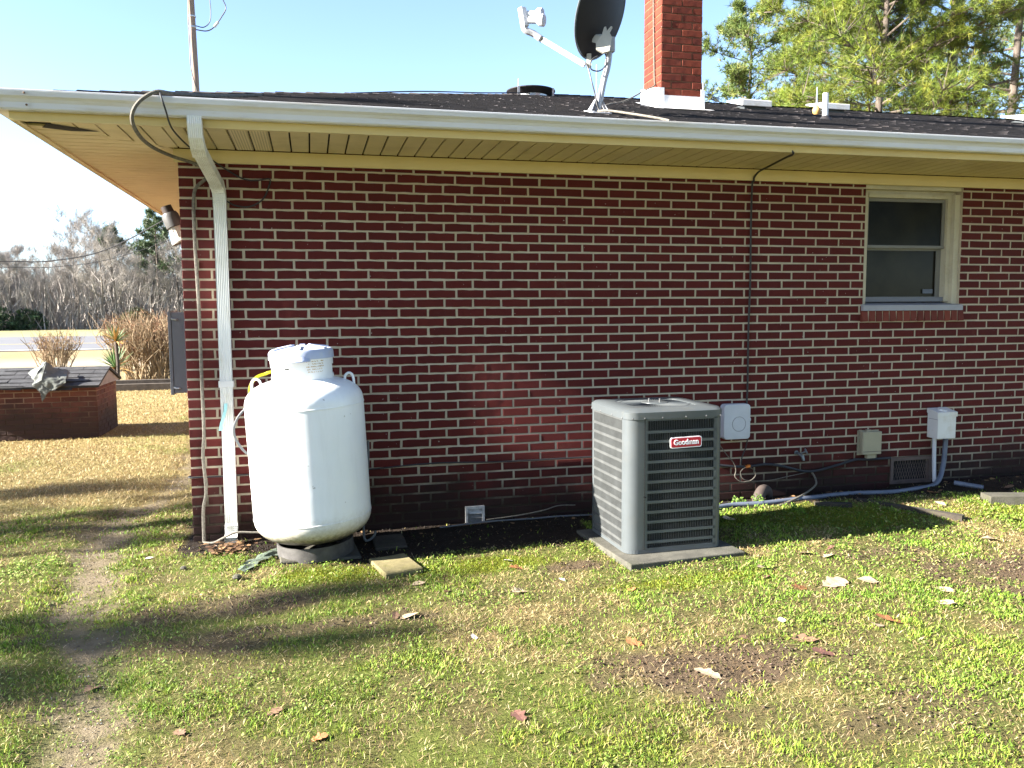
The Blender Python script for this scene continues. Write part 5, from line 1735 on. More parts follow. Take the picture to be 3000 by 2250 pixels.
print('cover', n)

# moss tufts and clods of earth
x, y = scatter(-.5, 7.0, -2.0, .1, 140000)
path, soil, bare, moss, dry, n1, n2, n3 = masks(x, y)
x, y = thin(x, y, moss * (.5 + .5 * n3))
n = len(x)
g = blades(x, y, rng.uniform(.004, .011, n), rng.uniform(.003, .006, n), pal(n, [(0.15, 0.18, 0.01), (0.105, 0.135, 0.008), (0.2, 0.21, 0.022)], (4, 3, 2)), rng.uniform(.2, 1.0, n), 'moss')
tag(g, 'bright yellow green moss on the damp soil near the house', 'moss', kind='stuff')

def clods(name, x, y, smin, smax, cols, m, label, cat):
    n = len(x)
    s = rng.uniform(smin, smax, n) ** 1.0
    z = H(x, y)
    base = np.array([(1, 0, 0), (0, 1, 0), (-1, 0, 0), (0, -1, 0), (0, 0, .75), (0, 0, -.5)])
    vv = base[None] * (1 + .45 * rng.uniform(-1, 1, (n, 6, 1))) * s[:, None, None]
    a = rng.uniform(0, 6.28, n)
    ca, sa = np.cos(a)[:, None], np.sin(a)[:, None]
    vx = vv[:, :, 0] * ca - vv[:, :, 1] * sa + x[:, None]
    vy = vv[:, :, 0] * sa + vv[:, :, 1] * ca + y[:, None]
    vz = vv[:, :, 2] + z[:, None] + .2 * s[:, None]
    v = np.stack([vx, vy, vz], 2).reshape(-1, 3)
    f0 = np.array([(0, 1, 4), (1, 2, 4), (2, 3, 4), (3, 0, 4), (1, 0, 5), (2, 1, 5), (3, 2, 5), (0, 3, 5)])
    f = ((np.arange(n) * 6)[:, None, None] + f0[None]).reshape(-1, 3)
    g = npmesh(name, v, f, np.repeat(cols, 6, 0), m)
    return tag(g, label, cat, kind='stuff')
x, y = scatter(-.6, 7.0, -4.2, .0, 130000)
path, soil, bare, moss, dry, n1, n2, n3 = masks(x, y)
x, y = thin(x, y, np.maximum(bare * .5, soil * .40) * .6 + .008)
n = len(x)
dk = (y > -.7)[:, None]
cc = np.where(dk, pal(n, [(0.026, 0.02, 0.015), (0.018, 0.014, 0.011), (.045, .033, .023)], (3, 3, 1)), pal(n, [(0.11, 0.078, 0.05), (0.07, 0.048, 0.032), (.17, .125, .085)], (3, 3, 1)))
clods('soil_clods', x, y, .002, .0085, cc, M['grass'], 'crumbs of bare earth scattered over the worn patches', 'soil')
x, y = scatter(-1.6, .6, -4.2, 2.5, 60000)
pp = masks(x, y)[0]
x, y = thin(x, y, pp * .3)
n = len(x)
clods('gravel', x, y, .0015, .006, pal(n, [(0.24, 0.195, 0.135), (0.17, 0.14, 0.10), (.32, .30, .27)], (4, 3, 1)), M['grass'], 'fine gravel on the worn dirt path', 'gravel')

# dry lawn beyond the corner
x, y = scatter(-12, .2, .9, 13, 420000)
dist = np.hypot(x - CAM.x, y - CAM.y)
path, soil, bare, moss, dry, n1, n2, n3 = masks(x, y)
x0_, y0_ = x, y
k = (rng.random(len(x)) < np.clip(7.5 / dist, .1, 1) * (1 - .9 * path) * .8) & keep_off(x, y)
x, y, dist = x[k], y[k], dist[k]
n = len(x)
gp = sstep(fbm(x * .9, y * .9, 301), .60, .75)[:, None] * .6 + .4 * sstep(-np.hypot((x + .9) / 1.3, (y - 5.1) / .5), -1, -.4)[:, None]
cc = pal(n, [(0.34, 0.26, 0.115), (0.27, 0.195, 0.08), (0.40, 0.325, 0.175)], (4, 3, 2)) * (1 - gp) + pal(n, [(0.12, 0.19, 0.03)], (1,)) * gp
g = blades(x, y, rng.uniform(.02, .045, n), rng.uniform(.004, .008, n) * np.clip(dist / 9, .8, 1.6), cc, rng.uniform(.6, 1.45, n), 'dry_lawn')
tag(g, 'dry straw yellow lawn spreading past the house corner', 'lawn', kind='stuff')
print('lawn', n)

# ------------------------------------------------------------------ single fallen leaves
def leaf_mesh(name, kind, L, m, seed):
    r = random.Random(seed)
    if kind == 'lobed':
        half = [(0, .02), (.10, .06), (.18, .17), (.27, .24), (.34, .17), (.42, .18), (.52, .31), (.61, .33), (.66, .22), (.74, .20), (.83, .24), (.90, .17), (1.0, .0)]
    else:
        half = [(0, .02), (.08, .04), (.15, .16), (.30, .26), (.48, .29), (.66, .24), (.82, .14), (1.0, .0)]
    half = [(a, b * r.uniform(.85, 1.15)) for a, b in half]
    curl = r.uniform(.1, .5)
    bend = r.uniform(-.25, .35)
    tw = r.uniform(-.3, .3)
    def p(u, v):
        z = curl * v * v * 1.6 + bend * (u - .5) ** 2 + tw * (u - .5) * v + .015
        return ((u - .5) * L, v * L, z * L)
    vs, fs = [], []
    for u, v in half:
        vs += [p(u, v), p(u, 0), p(u, -v)]
    for i in range(len(half) - 1):
        a = 3 * i
        fs += [(a + 1, a + 4, a + 3, a), (a + 2, a + 5, a + 4, a + 1)]
    o = len(vs)
    vs += [((-.5 - .18) * L, .01 * L, .03 * L), ((-.5) * L, .014 * L, .02 * L), (-.5 * L, -.014 * L, .02 * L)]
    fs.append((o, o + 2, o + 1))
    me = bpy.data.meshes.new(name)
    me.from_pydata(vs, [], fs)
    me.update()
    me.materials.append(m)
    return me
LEAVES = [
    ((3.721, -1.889), 'lobed', .205, 'leaf_pale', 20, 'largest pale tan oak leaf, flat on the grass in front of the air conditioner'),
    ((3.944, -1.891), 'oval', .125, 'leaf_pale', 160, 'pale leaf just right of the largest tan oak leaf'),
    ((3.479, -1.908), 'lobed', .115, 'leaf_orange', 10, 'orange leaf just left of the largest tan oak leaf'),
    ((4.266, -2.129), 'oval', .115, 'leaf_pale', 100, 'upper of two pale leaves beside the bare patch on the right'),
    ((4.103, -2.304), 'oval', .130, 'leaf_pale', 110, 'lower of two pale leaves beside the bare patch on the right'),
    ((3.659, -2.453), 'lobed', .155, 'leaf_orange', 150, 'large orange brown lobed leaf in the grass on the right'),
    ((3.551, -2.489), 'oval', .11, 'leaf_pale', 60, 'pale curled leaf touching the large orange brown leaf'),
    ((2.844, -2.468), 'oval', .09, 'leaf_brown', 170, 'small flat olive brown leaf below the air conditioner pad'),
    ((3.083, -2.579), 'lobed', .13, 'leaf_brown', 140, 'dark brown lobed leaf in the grass below the air conditioner'),
    ((3.08, -2.744), 'lobed', .12, 'leaf_red', 150, 'curled red brown leaf just below the dark lobed leaf'),
    ((2.471, -2.795), 'lobed', .13, 'leaf_pale', 130, 'pale three pointed leaf at the edge of the bare earth patch'),
    ((3.106, -2.341), 'oval', .07, 'leaf_white', 70, 'small bleached leaf standing in the grass below the air conditioner'),
    ((3.46, -1.577), 'oval', .11, 'leaf_pale', 0, 'pale curled leaf nearest the front right corner of the concrete pad'),
    ((3.399, -1.698), 'oval', .07, 'leaf_red', 40, 'small red leaf just in front of the pale curled leaf by the pad'),
    ((3.962, -1.478), 'lobed', .10, 'leaf_pale', 30, 'tan leaf at the near edge of the air conditioner shadow'),
    ((3.85, -1.38), 'oval', .10, 'leaf_pale', 165, 'thin pale leaf half in the air conditioner shadow'),
    ((4.081, -1.337), 'oval', .07, 'leaf_red', 20, 'dark red leaf on the edge of the air conditioner shadow'),
    ((5.246, -1.425), 'oval', .14, 'leaf_pale', 170, 'broad pale leaf beyond the tip of the air conditioner shadow'),
    ((5.717, -1.14), 'oval', .13, 'leaf_pale', 10, 'pale leaf near the right edge of the yard'),
    ((4.45, -1.658), 'oval', .06, 'leaf_red', 15, 'small red leaf in the green weeds right of the big tan leaf'),
    ((3.744, -.608), 'oval', .12, 'leaf_pale', 5, 'pale leaf on the moss right behind the air conditioner'),
    ((1.288, -1.767), 'oval', .115, 'leaf_pale', 25, 'pale tan leaf in the grass below the mossy paver'),
    ((1.217, -1.76), 'lobed', .07, 'leaf_brown', 80, 'dark leaf touching the pale tan leaf below the mossy paver'),
    ((1.561, -2.135), 'oval', .06, 'leaf_white', 95, 'bleached white leaf scrap standing up in the middle of the grass'),
    ((1.928, -1.567), 'lobed', .12, 'leaf_pale', 40, 'curled tan leaf between the paver and the concrete pad'),
    ((1.581, -2.951), 'lobed', .10, 'leaf_red', 100, 'crumpled red leaf near the bottom middle of the yard'),
    ((1.397, -1.29), 'oval', .085, 'leaf_pale', 10, 'tan leaf just in front of the mossy paver'),
    ((1.53, -1.475), 'oval', .06, 'leaf_red', 40, 'dark red leaf a little in front of the mossy paver'),
    ((1.991, -1.037), 'oval', .065, 'leaf_white', 0, 'white leaf by the shade edge between tank and air conditioner'),
    ((2.02, -1.17), 'lobed', .11, 'leaf_orange', 170, 'orange brown leaf by the shade edge between tank and air conditioner'),
    ((2.225, -1.429), 'oval', .05, 'leaf_white', 120, 'tiny bleached leaf left of the concrete pad'),
    ((2.551, -1.704), 'oval', .075, 'leaf_orange', 70, 'orange leaf just in front of the left end of the concrete pad'),
    ((2.288, -2.401), 'lobed', .09, 'leaf_orange', 145, 'narrow orange leaf above the bare earth patch'),
    ((-.225, -.339), 'oval', .06, 'leaf_white', 30, 'pale blueish leaf scrap beside the dirt path'),
    ((-.13, -2.203), 'lobed', .09, 'leaf_brown', 60, 'brown leaf lying on the dirt path'),
    ((.645, -2.673), 'lobed', .075, 'leaf_brown', 30, 'brown leaf in the lower left grass'),
    ((.303, -2.737), 'lobed', .075, 'leaf_brown', 120, 'dark curled leaf in the bottom left grass near the path'),
    ((.817, -2.921), 'lobed', .07, 'leaf_orange', 10, 'light brown leaf low in the left of the yard'),
    ((5.627, -.438), 'lobed', .10, 'leaf_orange', 150, 'orange leaf in the shade below the crawl vent'),
    ((5.442, -.731), 'oval', .10, 'leaf_pale', 110, 'pale leaf at the far end of the dark board'),
    ((6.316, -.468), 'lobed', .10, 'leaf_brown', 10, 'dark leaf on the soil behind the edging block'),
]
for i, ((x, y), kind, L, m, a, lab) in enumerate(LEAVES):
    ob = bpy.data.objects.new('fallen_leaf', leaf_mesh('fallen_leaf', kind, L * 1.02, M[m], 40 + i))
    COL.objects.link(ob)
    ob.location = (x, y, hz(x, y) + .005)
    ob.rotation_euler = (random.Random(i).uniform(-.25, .25), random.Random(i + 50).uniform(-.25, .25), R(a))
    tag(ob, lab, 'leaf', 'dry leaves fallen on the yard')
# drift of leaves at the foot of the downspout (too many and small to count)
lm = MB()
rl = random.Random(77)
for i in range(150):
    u = rl.random()
    if i < 95:
        x, y = rl.gauss(.24, .09), rl.gauss(-.30, .08)
    else:
        x, y = rl.uniform(.35, 6.8), rl.gauss(-.22, .12)
    if y > -.03: continue
    me = leaf_mesh('tmp', 'oval', rl.uniform(.03, .06), M['leaf_brown'], i)
    mt = Matrix.Translation((x, y, hz(x, y) + rl.uniform(.004, .035 if i < 95 else .012))) @ Matrix.Rotation(rl.uniform(0, 6.3), 4, 'Z') @ Matrix.Rotation(rl.uniform(-.6, .6), 4, 'X')
    lm.add([mt @ v.co for v in me.vertices], [tuple(p.vertices) for p in me.polygons])
    bpy.data.meshes.remove(me)
litter_mat = brick_mat('leaf_litter_mix', (0.15, 0.075, 0.04), -5, -4, (.1, .1, .1), 0, .7)
tag(lm.build('leaf_litter', litter_mat), 'drift of brown leaves at the foot of the downspout and wall', 'leaves', kind='stuff')
# small pebbles by the downspout
for i, (x, y, s, lab) in enumerate(((.02, -.62, .022, 'small round tan stone on the soil below the downspout'), (.36, -.90, .03, 'grey stone at the near end of the teal matting'))):
    mb = MB().lathe([(0, -.5 * s), (.8 * s, -.2 * s), (s, .1 * s), (.6 * s, .5 * s), (0, .65 * s)], 9, (x, y, hz(x, y) + .3 * s))
    lone(mb, 'stone', M['concrete'], lab, 'stone', (x, y, hz(x, y)))

# ------------------------------------------------------------------ trees
def limb_tree(rng_, h, r0, levels=3, spread=1.0, first=.3, n1=9, lean=.04):
    """trunk and bare limbs as tubes, returns (trunk MB, limbs MB, tips)"""
    tr, lb, tips = MB(), MB(), []
    p, d = Vector((0, 0, -.1)), Vector((rng_.uniform(-lean, lean), rng_.uniform(-lean, lean), 1)).normalized()
    pts, rad = [], []
    N = 9
    for i in range(N + 1):
        t = i / N
        pts.append(p.copy())
        rad.append(r0 * (1 - .86 * t) * (1.25 if i == 0 else 1))
        d = (d + Vector((rng_.uniform(-.07, .07), rng_.uniform(-.07, .07), .05))).normalized()
        p = p + d * h / N
    tr.tube(pts, rad, 8)
    def grow(p, d, L, r, lv):
        n = 4
        q, rr_, cur = [p.copy()], [r], p.copy()
        for i in range(n):
            d = (d + Vector((rng_.uniform(-.22, .22), rng_.uniform(-.22, .22), rng_.uniform(-.04, .20)))).normalized()
            cur = cur + d * L / n
            q.append(cur.copy())
            rr_.append(r * (1 - .75 * (i + 1) / n))
            if lv > 0 and i >= 1:
                for s in range(2 if lv > 1 else 3):
                    ax = Vector((rng_.uniform(-1, 1), rng_.uniform(-1, 1), rng_.uniform(-.2, .9))).normalized()
                    grow(cur, (d * .8 + ax * .8).normalized(), L * rng_.uniform(.38, .6), r * .45, lv - 1)
        lb.tube(q, rr_, 4 if lv < 2 else 5, False)
        tips.append((cur, d))
    for i in range(n1):
        t = first + (1 - first) * (i + rng_.random() * .6) / n1
        k = min(int(t * N), N - 1)
        f = t * N - k
        q = pts[k].lerp(pts[k + 1], f)
        a = i * 2.4 + rng_.uniform(-.4, .4)
        L = h * .36 * spread * (1.15 - .75 * t) + .3
        grow(q, Vector((math.cos(a), math.sin(a), rng_.uniform(.25, .8))).normalized(), L, r0 * (1 - .86 * t) * .55, levels - 1)
    return tr, lb, tips

def twig_cloud(tips, rng_, n, L, w):
    """fine twigs as slim triangles round the limb ends"""
    m = MB()
    for p, d in tips:
        for i in range(n):
            v = (d + Vector((rng_.gauss(0, .7), rng_.gauss(0, .7), rng_.gauss(.25, .5)))).normalized()
            s = v.cross(Vector((rng_.uniform(-1, 1), rng_.uniform(-1, 1), rng_.uniform(-1, 1)))).normalized() * w
            q = p - d * rng_.uniform(0, L * .8)
            m.add([q - s, q + s, q + v * L * rng_.uniform(.5, 1.2)], [(0, 1, 2)])
    return m

def clone(o, loc, rz, sc, label=None):
    c = o.copy()
    COL.objects.link(c)
    c.location = loc
    c.rotation_euler = (0, 0, rz)
    c.scale = (sc[0], sc[0], sc[1])
    if label: c['label'] = label
    for ch_ in list(o.children):
        k = ch_.copy()
        COL.objects.link(k)
        k.parent = c
    return c

# wood across the road: bare trees, with some pines among them
rw = random.Random(21)
protos = []
for i in range(5):
    r = random.Random(100 + i)
    h = 9.5 + i * .8
    tr, lb, tips = limb_tree(r, h, .17, 3, .85, .24, 11)
    t = thing('bare_tree', 'tall bare grey tree in the wood across the road', 'tree', (0, 0, 0), 'bare trees in the wood across the road')
    tr.build('trunk', M['barebark'], t)
    tw = twig_cloud(tips, r, 5, 1.1, .013)
    o_ = len(lb.v)
    lb.add(tw.v, tw.f)
    lb.build('crown', M['twig'], t)
    protos.append(t)
spots = []
for i in range(84):
    x = -43 + i * .52 + rw.uniform(-.8, .8)
    row = i % 4
    spots.append((x, 77 + row * 6 + rw.uniform(-2, 2)))
for i, (x, y) in enumerate(spots):
    s = rw.uniform(.50, .78) * (1.10 if y > 88 else 1)
    if -24 < x < -18: s *= 1.08
    if -28 < x < -25.0: s *= .72
    if i < 5:
        protos[i].location = (x, y, 0)
        protos[i].scale = (s, s, s)
    else:
        clone(rw.choice(protos), (x, y, 0), rw.uniform(0, 6.3), (s, s * rw.uniform(.9, 1.1)))

# needle / leaf foliage clouds
def needle_mesh(tips, rng_, per, L, w, cols, spread=.9):
    n = len(tips) * per
    P = np.array([t[0][:] for t in tips])
    D = np.array([t[1][:] for t in tips])
    P, D = np.repeat(P, per, 0), np.repeat(D, per, 0)
    v = D * .55 + rng.normal(0, spread, (n, 3)) + np.array([0, 0, .15])
    v /= np.linalg.norm(v, axis=1)[:, None]
    Ln = L * rng.uniform(.55, 1.15, n)[:, None]
    s = np.cross(v, rng.normal(0, 1, (n, 3)))
    s /= np.linalg.norm(s, axis=1)[:, None] + 1e-9
    w_ = w * rng.uniform(.7, 1.3, n)[:, None]
    a = P + s * w_ - v * Ln * .1
    b = P - s * w_ - v * Ln * .1
    c = P + v * Ln
    V = np.stack([a, b, c], 1).reshape(-1, 3)
    F = np.arange(n * 3).reshape(-1, 3)
    cc = np.repeat(np.repeat(pal(len(tips), cols[0], cols[1], .3), per, 0), 3, 0)
    return V, F, cc

def pine(name, loc, h, r0, z0, radius, nlimb, per, seed, label, group, Ln=.30, w=.010, cols=None, sub=7, droop=.0, top_r=.35, tuft=3, gap=False):
    r = random.Random(seed)
    t = thing(name, label, 'tree', loc, group)
    tr = MB()
    pts, rad = [], []
    x = y = 0
    for i in range(13):
        f = i / 12
        pts.append(Vector((x, y, -.2 + h * f)))
        rad.append(r0 * (1 - .8 * f))
        x += r.uniform(-.10, .10) * h / 20
        y += r.uniform(-.10, .10) * h / 20
    tr.tube(bez(pts, 3), [r0 * (1 - .8 * i / 36) for i in range(37)], 10)
    tr.build('trunk', M['bark'], t, True, local=True)
    lb, tips = MB(), []
    for i in range(nlimb):
        f = (i + r.random()) / nlimb
        z = z0 + (h - z0 - .4) * f
        k = min(int((z + .2) / h * 12), 11)
        base = pts[k].lerp(pts[k + 1], ((z + .2) / h * 12) - k)
        a = i * 2.399 + r.uniform(-.5, .5)
        R_ = radius * (1 - (1 - top_r) * f ** 1.3) * r.uniform(.55, 1.1)
        if gap and math.sin(a) < -.55 and f < .55:
            continue
        d = Vector((math.cos(a), math.sin(a), r.uniform(-.05, .42) + .35 * f - droop))
        q, rr_, cur = [base.copy()], [r0 * .30 * (1 - .6 * f)], base.copy()
        n = 6
        for s in range(n):
            d = (d + Vector((r.uniform(-.18, .18), r.uniform(-.18, .18), r.uniform(-.13, .16)))).normalized()
            cur = cur + d * R_ / n
            q.append(cur.copy())
            rr_.append(r0 * .30 * (1 - .6 * f) * (1 - .85 * (s + 1) / n))
            if s >= 1:
                for b in range(sub if s > 2 else sub // 2):
                    e = (d * .7 + Vector((r.gauss(0, .75), r.gauss(0, .75), r.gauss(.18, .4)))).normalized()
                    LL = R_ * r.uniform(.12, .36)
                    m1 = cur + e * LL * .5 + Vector((0, 0, r.uniform(-.02, .06)))
                    m2 = cur + e * LL + Vector((0, 0, r.uniform(0, .15)))
                    lb.tube([cur, m1, m2], [.022, .014, .006], 3, False)
                    for g in range(tuft):
                        tips.append((cur.lerp(m2, .45 + .6 * (g + r.random() * .6) / tuft) + Vector((r.gauss(0, .07), r.gauss(0, .07), r.gauss(0, .07))), e))
        lb.tube(q, rr_, 6, False)
    lb.build('limbs', M['bark'], t, True, local=True)
    V, F, cc = needle_mesh(tips, r, per, Ln, w, cols)
    npmesh('foliage', V, F, cc, M['needles'], t)
    return t
PC = ([(0.165, 0.205, 0.026), (0.12, 0.165, 0.022), (0.225, 0.24, 0.040), (0.065, 0.10, 0.018)], (4, 4, 2, 2))
PC2 = ([(0.12, 0.17, 0.035), (0.08, 0.12, 0.03), (0.18, 0.20, 0.05)], (4, 4, 2))
gp_ = None
pine('pine_tree', (19.4, 18.6, 0), 19, .18, 5.0, 4.7, 112, 26, 1, 'bushy yellow green pine nearest the chimney behind the roof', gp_, cols=PC, sub=8, top_r=.50, tuft=6, Ln=.25, w=.0062)
pine('pine_tree', (22.9, 19.6, 0), 23, .27, 6.0, 4.4, 78, 25, 2, 'thick trunked pine behind the roof, second from the chimney', gp_, cols=PC, sub=7, Ln=.28, w=.006, tuft=5, gap=True)
pine('pine_tree', (28.6, 22.5, 0), 22, .24, 7.0, 4.6, 44, 13, 3, 'darker pine at the far right behind the roof', gp_, cols=PC2, sub=6, Ln=.34, w=.009, tuft=4)
pine('pine_tree', (25.5, 29.5, 0), 18, .20, 5.0, 4.6, 46, 12, 4, 'low pine seen between the two trunks behind the roof', gp_, cols=PC, sub=7, Ln=.36, w=.015, tuft=4)
pine('pine_tree', (19.5, 27.0, 0), 14.5, .16, 5.0, 4.0, 40, 12, 6, 'shorter pine showing behind the bushy one near the chimney', gp_, cols=PC2, sub=7, w=.015, tuft=4)
pine('pine_tree', (35.5, 27, 0), 22, .24, 6.0, 5.2, 44, 12, 7, 'pine behind the roof just past the right edge', gp_, cols=PC2, sub=6, Ln=.38, w=.014)
# the wooded yard behind the viewer (what the window glass mirrors)
rp_ = random.Random(9)
src = [o for o in bpy.data.objects if o.get('category') == 'tree' and o.name.startswith('pine_tree')][3:5]
for i in range(16):
    c = clone(src[i % 2], (-14 + i * 3.3 + rp_.uniform(-1, 1), -19 - rp_.uniform(0, 9), 0), rp_.uniform(0, 6.3), (rp_.uniform(.75, .95), rp_.uniform(.7, .9)), 'pine standing in the wooded yard opposite the brick wall')
    c['group'] = 'pines opposite the brick wall'
# pines standing in the far wood
FP = ([(0.085, 0.115, 0.05), (0.06, 0.09, 0.045)], (1, 1))
for i, (x, y, h, zz, rr2, lab) in enumerate(((-18.3, 84, 9.9, 7.2, 1.3, 'small topped pine above the bare trees across the road'), (-13.2, 80, 11.4, 4.5, 2.4, 'tall green pine across the road next to the house corner'), (-14.8, 86, 9.8, 3.5, 2.0, 'thin pine across the road left of the tall green one'))):
    pine('pine_tree', (x, y, 0), h, .16, zz, rr2, 22, 7, 30 + i, lab, None, cols=FP, sub=5, Ln=.5, w=.05, tuft=2)
# undergrowth along the edge of that wood
for i, (x, y, s, lab) in enumerate(((-26.3, 75, 1.9, 'dark evergreen bush at the far left edge of the wood'), (-23.6, 76, 1.5, 'smaller dark evergreen bush near the left of the wood'), (-14.6, 75.5, 1.5, 'olive bush at the wood edge right of the small bare shrub'))):
    V, F, cc = [], [], []
    r = random.Random(60 + i)
    tips = []
    for k in range(420):
        u = Vector((r.gauss(0, 1), r.gauss(0, 1), abs(r.gauss(0, 1)))).normalized() * (r.random() ** .4)
        tips.append((Vector((u.x * s * 1.1, u.y * s, u.z * s * 1.25)), u.normalized()))
    V, F, cc = needle_mesh(tips, r, 7, .35, .07, ([(0.07, 0.11, 0.05), (0.05, 0.075, 0.04)], (1, 1)) if i < 2 else ([(0.14, 0.14, 0.07), (.1, .1, .05)], (1, 1)))
    ob = npmesh('evergreen_bush', V, F, cc, M['needles'])
    ob.location = (x, y, 0)
    tag(ob, lab, 'bush')
br = MB()
for i in range(12000):
    x, y = rw.uniform(-44, 3), rw.uniform(75, 96)
    hh = rw.uniform(.5, 3.0)
    d = Vector((rw.gauss(0, .3), rw.gauss(0, .3), 1)) * hh
    s = Vector((rw.uniform(-1, 1), rw.uniform(-1, 1), 0)).normalized() * rw.uniform(.02, .07)
    p = Vector((x, y, -.05 + (rw.random() * 3.2 if rw.random() < .5 else 0)))
    br.add([p - s, p + s, p + d], [(0, 1, 2)])
tag(br.build('brushwood', M['twig']), 'tangled brush at the foot of the wood across the road', 'undergrowth', kind='stuff')
bk = MB()
for i in range(12000):
    x, y = rw.uniform(-48, 6), rw.uniform(95, 122)
    z0_ = rw.uniform(0, 5.2)
    hh = rw.uniform(.6, 2.4)
    d = Vector((rw.gauss(0, .45), rw.gauss(0, .3), 1)) * hh
    s = Vector((rw.uniform(-1, 1), .2, 0)).normalized() * rw.uniform(.03, .10)
    bk.add([Vector((x, y, z0_)) - s, Vector((x, y, z0_)) + s, Vector((x, y, z0_)) + d], [(0, 1, 2)])
tag(bk.build('far_thicket', M['twig']), 'hazy grey mass of bare branches deep in the wood', 'wood', kind='stuff')

# bare trees left of the yard whose shadows streak over the grass
for i, (x, y, h, r0, sd_, nl, spr, fst, lab) in enumerate((
        (-13.0, -.30, 7.4, .13, 3, 12, .22, .5, 'slim bare tree on the left side of the yard'),
        (-13.5, -1.42, 5.3, .10, 5, 13, .16, .45, 'bare tree in the side yard with the thinnest trunk'),
        (-13.0, -2.72, 6.5, .19, 8, 20, .24, .5, 'bare tree in the side yard with the thickest trunk'),
        (-17.0, .6, 9.5, .16, 11, 12, .3, .4, 'bare tree in the side yard farthest from the house'),
        (-19.0, 2.0, 10.0, .18, 14, 12, .3, .4, 'bare tree on the dry lawn in line with the house front'),
        (-12.5, -.62, 9.3, .07, 19, 10, .16, .6, 'tallest slender bare tree of the side yard'))):
    r = random.Random(300 + sd_)
    tr, lb, tips = limb_tree(r, h, r0, 3, spr, fst, nl)
    t = thing('bare_tree', lab, 'tree', (x, y, 0))
    tr.build('trunk', M['barebark'], t, local=True)
    tw = twig_cloud(tips, r, 5, .35, .006)
    lb.add(tw.v, tw.f)
    lb.build('crown', M['twig'], t, local=True)

# shrubs and yuccas beyond the well house
def shrub(loc, w, h, nst, seed, label, flat=True):
    r = random.Random(seed)
    t = thing('bare_shrub', label, 'shrub', loc)
    st, tp = MB(), MB()
    for i in range(nst):
        a = r.uniform(0, 6.28)
        rr3 = math.sqrt(r.random())
        b = Vector((math.cos(a) * .24 * w * rr3 + r.gauss(0, .05 * w), math.sin(a) * .24 * w * rr3, -.05))
        a2 = a + r.gauss(0, .45)
        e = Vector((math.cos(a2) * w / 2 * rr3, math.sin(a2) * w / 2 * rr3 * .9, h * r.uniform(.70, .98) * (1 - .16 * rr3 * rr3)))
        m1 = b.lerp(e, .35); m1.z = e.z * .38
        m2 = b.lerp(e, .72); m2.z = e.z * .74
        j_ = lambda s_: Vector((r.gauss(0, s_), r.gauss(0, s_), 0))
        k = bez([b, m1 + j_(.05 * w), m2 + j_(.07 * w), e], 3)
        for bq in range(2):
            q0 = k[r.randrange(2, 6)]
            q1 = q0 + Vector((r.gauss(0, .16 * w), r.gauss(0, .16 * w), (h * .97 - q0.z) * r.uniform(.5, 1)))
            st.tube([q0, q0.lerp(q1, .5) + j_(.03), q1], [.008, .006, .004], 4, False)
        st.tube(k, [.013 * (1 - .07 * q) for q in range(len(k))], 5, False)
        for j in range(26):
            q = k[r.randrange(len(k) // 3, len(k))]
            d = Vector((r.gauss(0, .6), r.gauss(0, .6), abs(r.gauss(.5, .5)))).normalized() * h * r.uniform(.07, .2)
            s = Vector((r.uniform(-1, 1), r.uniform(-1, 1), r.uniform(-1, 1))).normalized() * .0055
            z_lim = h * 1.02 - q.z
            if d.z > z_lim: d = d * max(.1, z_lim / d.z)
            tp.add([q - s, q + s, q + d], [(0, 1, 2)])
    st.build('stems', M['shrub'], t, local=True)
    tag(tp.build('twigs', M['shrubtop'], t, local=True), kind='stuff')
shrub((-5.80, 18.2, 0), 1.35, 1.18, 46, 1, 'small clipped bare shrub seen over the well house roof')
shrub((-2.72, 14.2, 0), 2.0, 1.66, 150, 2, 'wide clipped bare shrub touching the house corner')
shrub((-1.1, 14.6, 0), 2.0, 1.7, 120, 3, 'bare shrub of the bed mostly hidden by the house corner')
def yucca(loc, R_, n, seed, label, trunk=0, dry=.25):
    r = random.Random(seed)
    t = thing('yucca', label, 'plant', loc)
    if trunk:
        MB().tube([(0, 0, -.05), (.02, 0, trunk * .5), (0, .01, trunk)], .035, 8).build('stem', M['timber'], t, local=True)
    for i in range(n):
        a = i * 2.399 + r.uniform(-.2, .2)
        el_ = R(r.uniform(-15, 85))
        d = Vector((math.cos(a) * math.cos(el_), math.sin(a) * math.cos(el_), math.sin(el_)))
        s = d.cross(Vector((0, 0, 1))).normalized() * .019
        up = s.cross(d).normalized() * .008
        o0 = Vector((0, 0, trunk)) + d * .02
        L = R_ * r.uniform(.75, 1.05)
        m = o0 + d * L * .5
        e = o0 + d * L - Vector((0, 0, .05 * (1 - math.sin(el_))))
        MB().add([o0 - s * .7, o0 + up * -1, o0 + s * .7, m - s, m - up, m + s, e], [(0, 1, 4, 3), (1, 2, 5, 4), (3, 4, 6), (4, 5, 6)]).build('leaf', M['yucca_dry'] if (el_ < R(5) or r.random() < dry * .4) else M['yucca'], t, local=True)
yucca((-3.20, 12.9, 0), .52, 60, 1, 'low green yucca in front of the wide bare shrub', .42, .1)
yucca((-3.10, 12.6, 0), .40, 44, 2, 'taller yucca with orange dry leaves on a stem by the wide bare shrub', .98, .9)

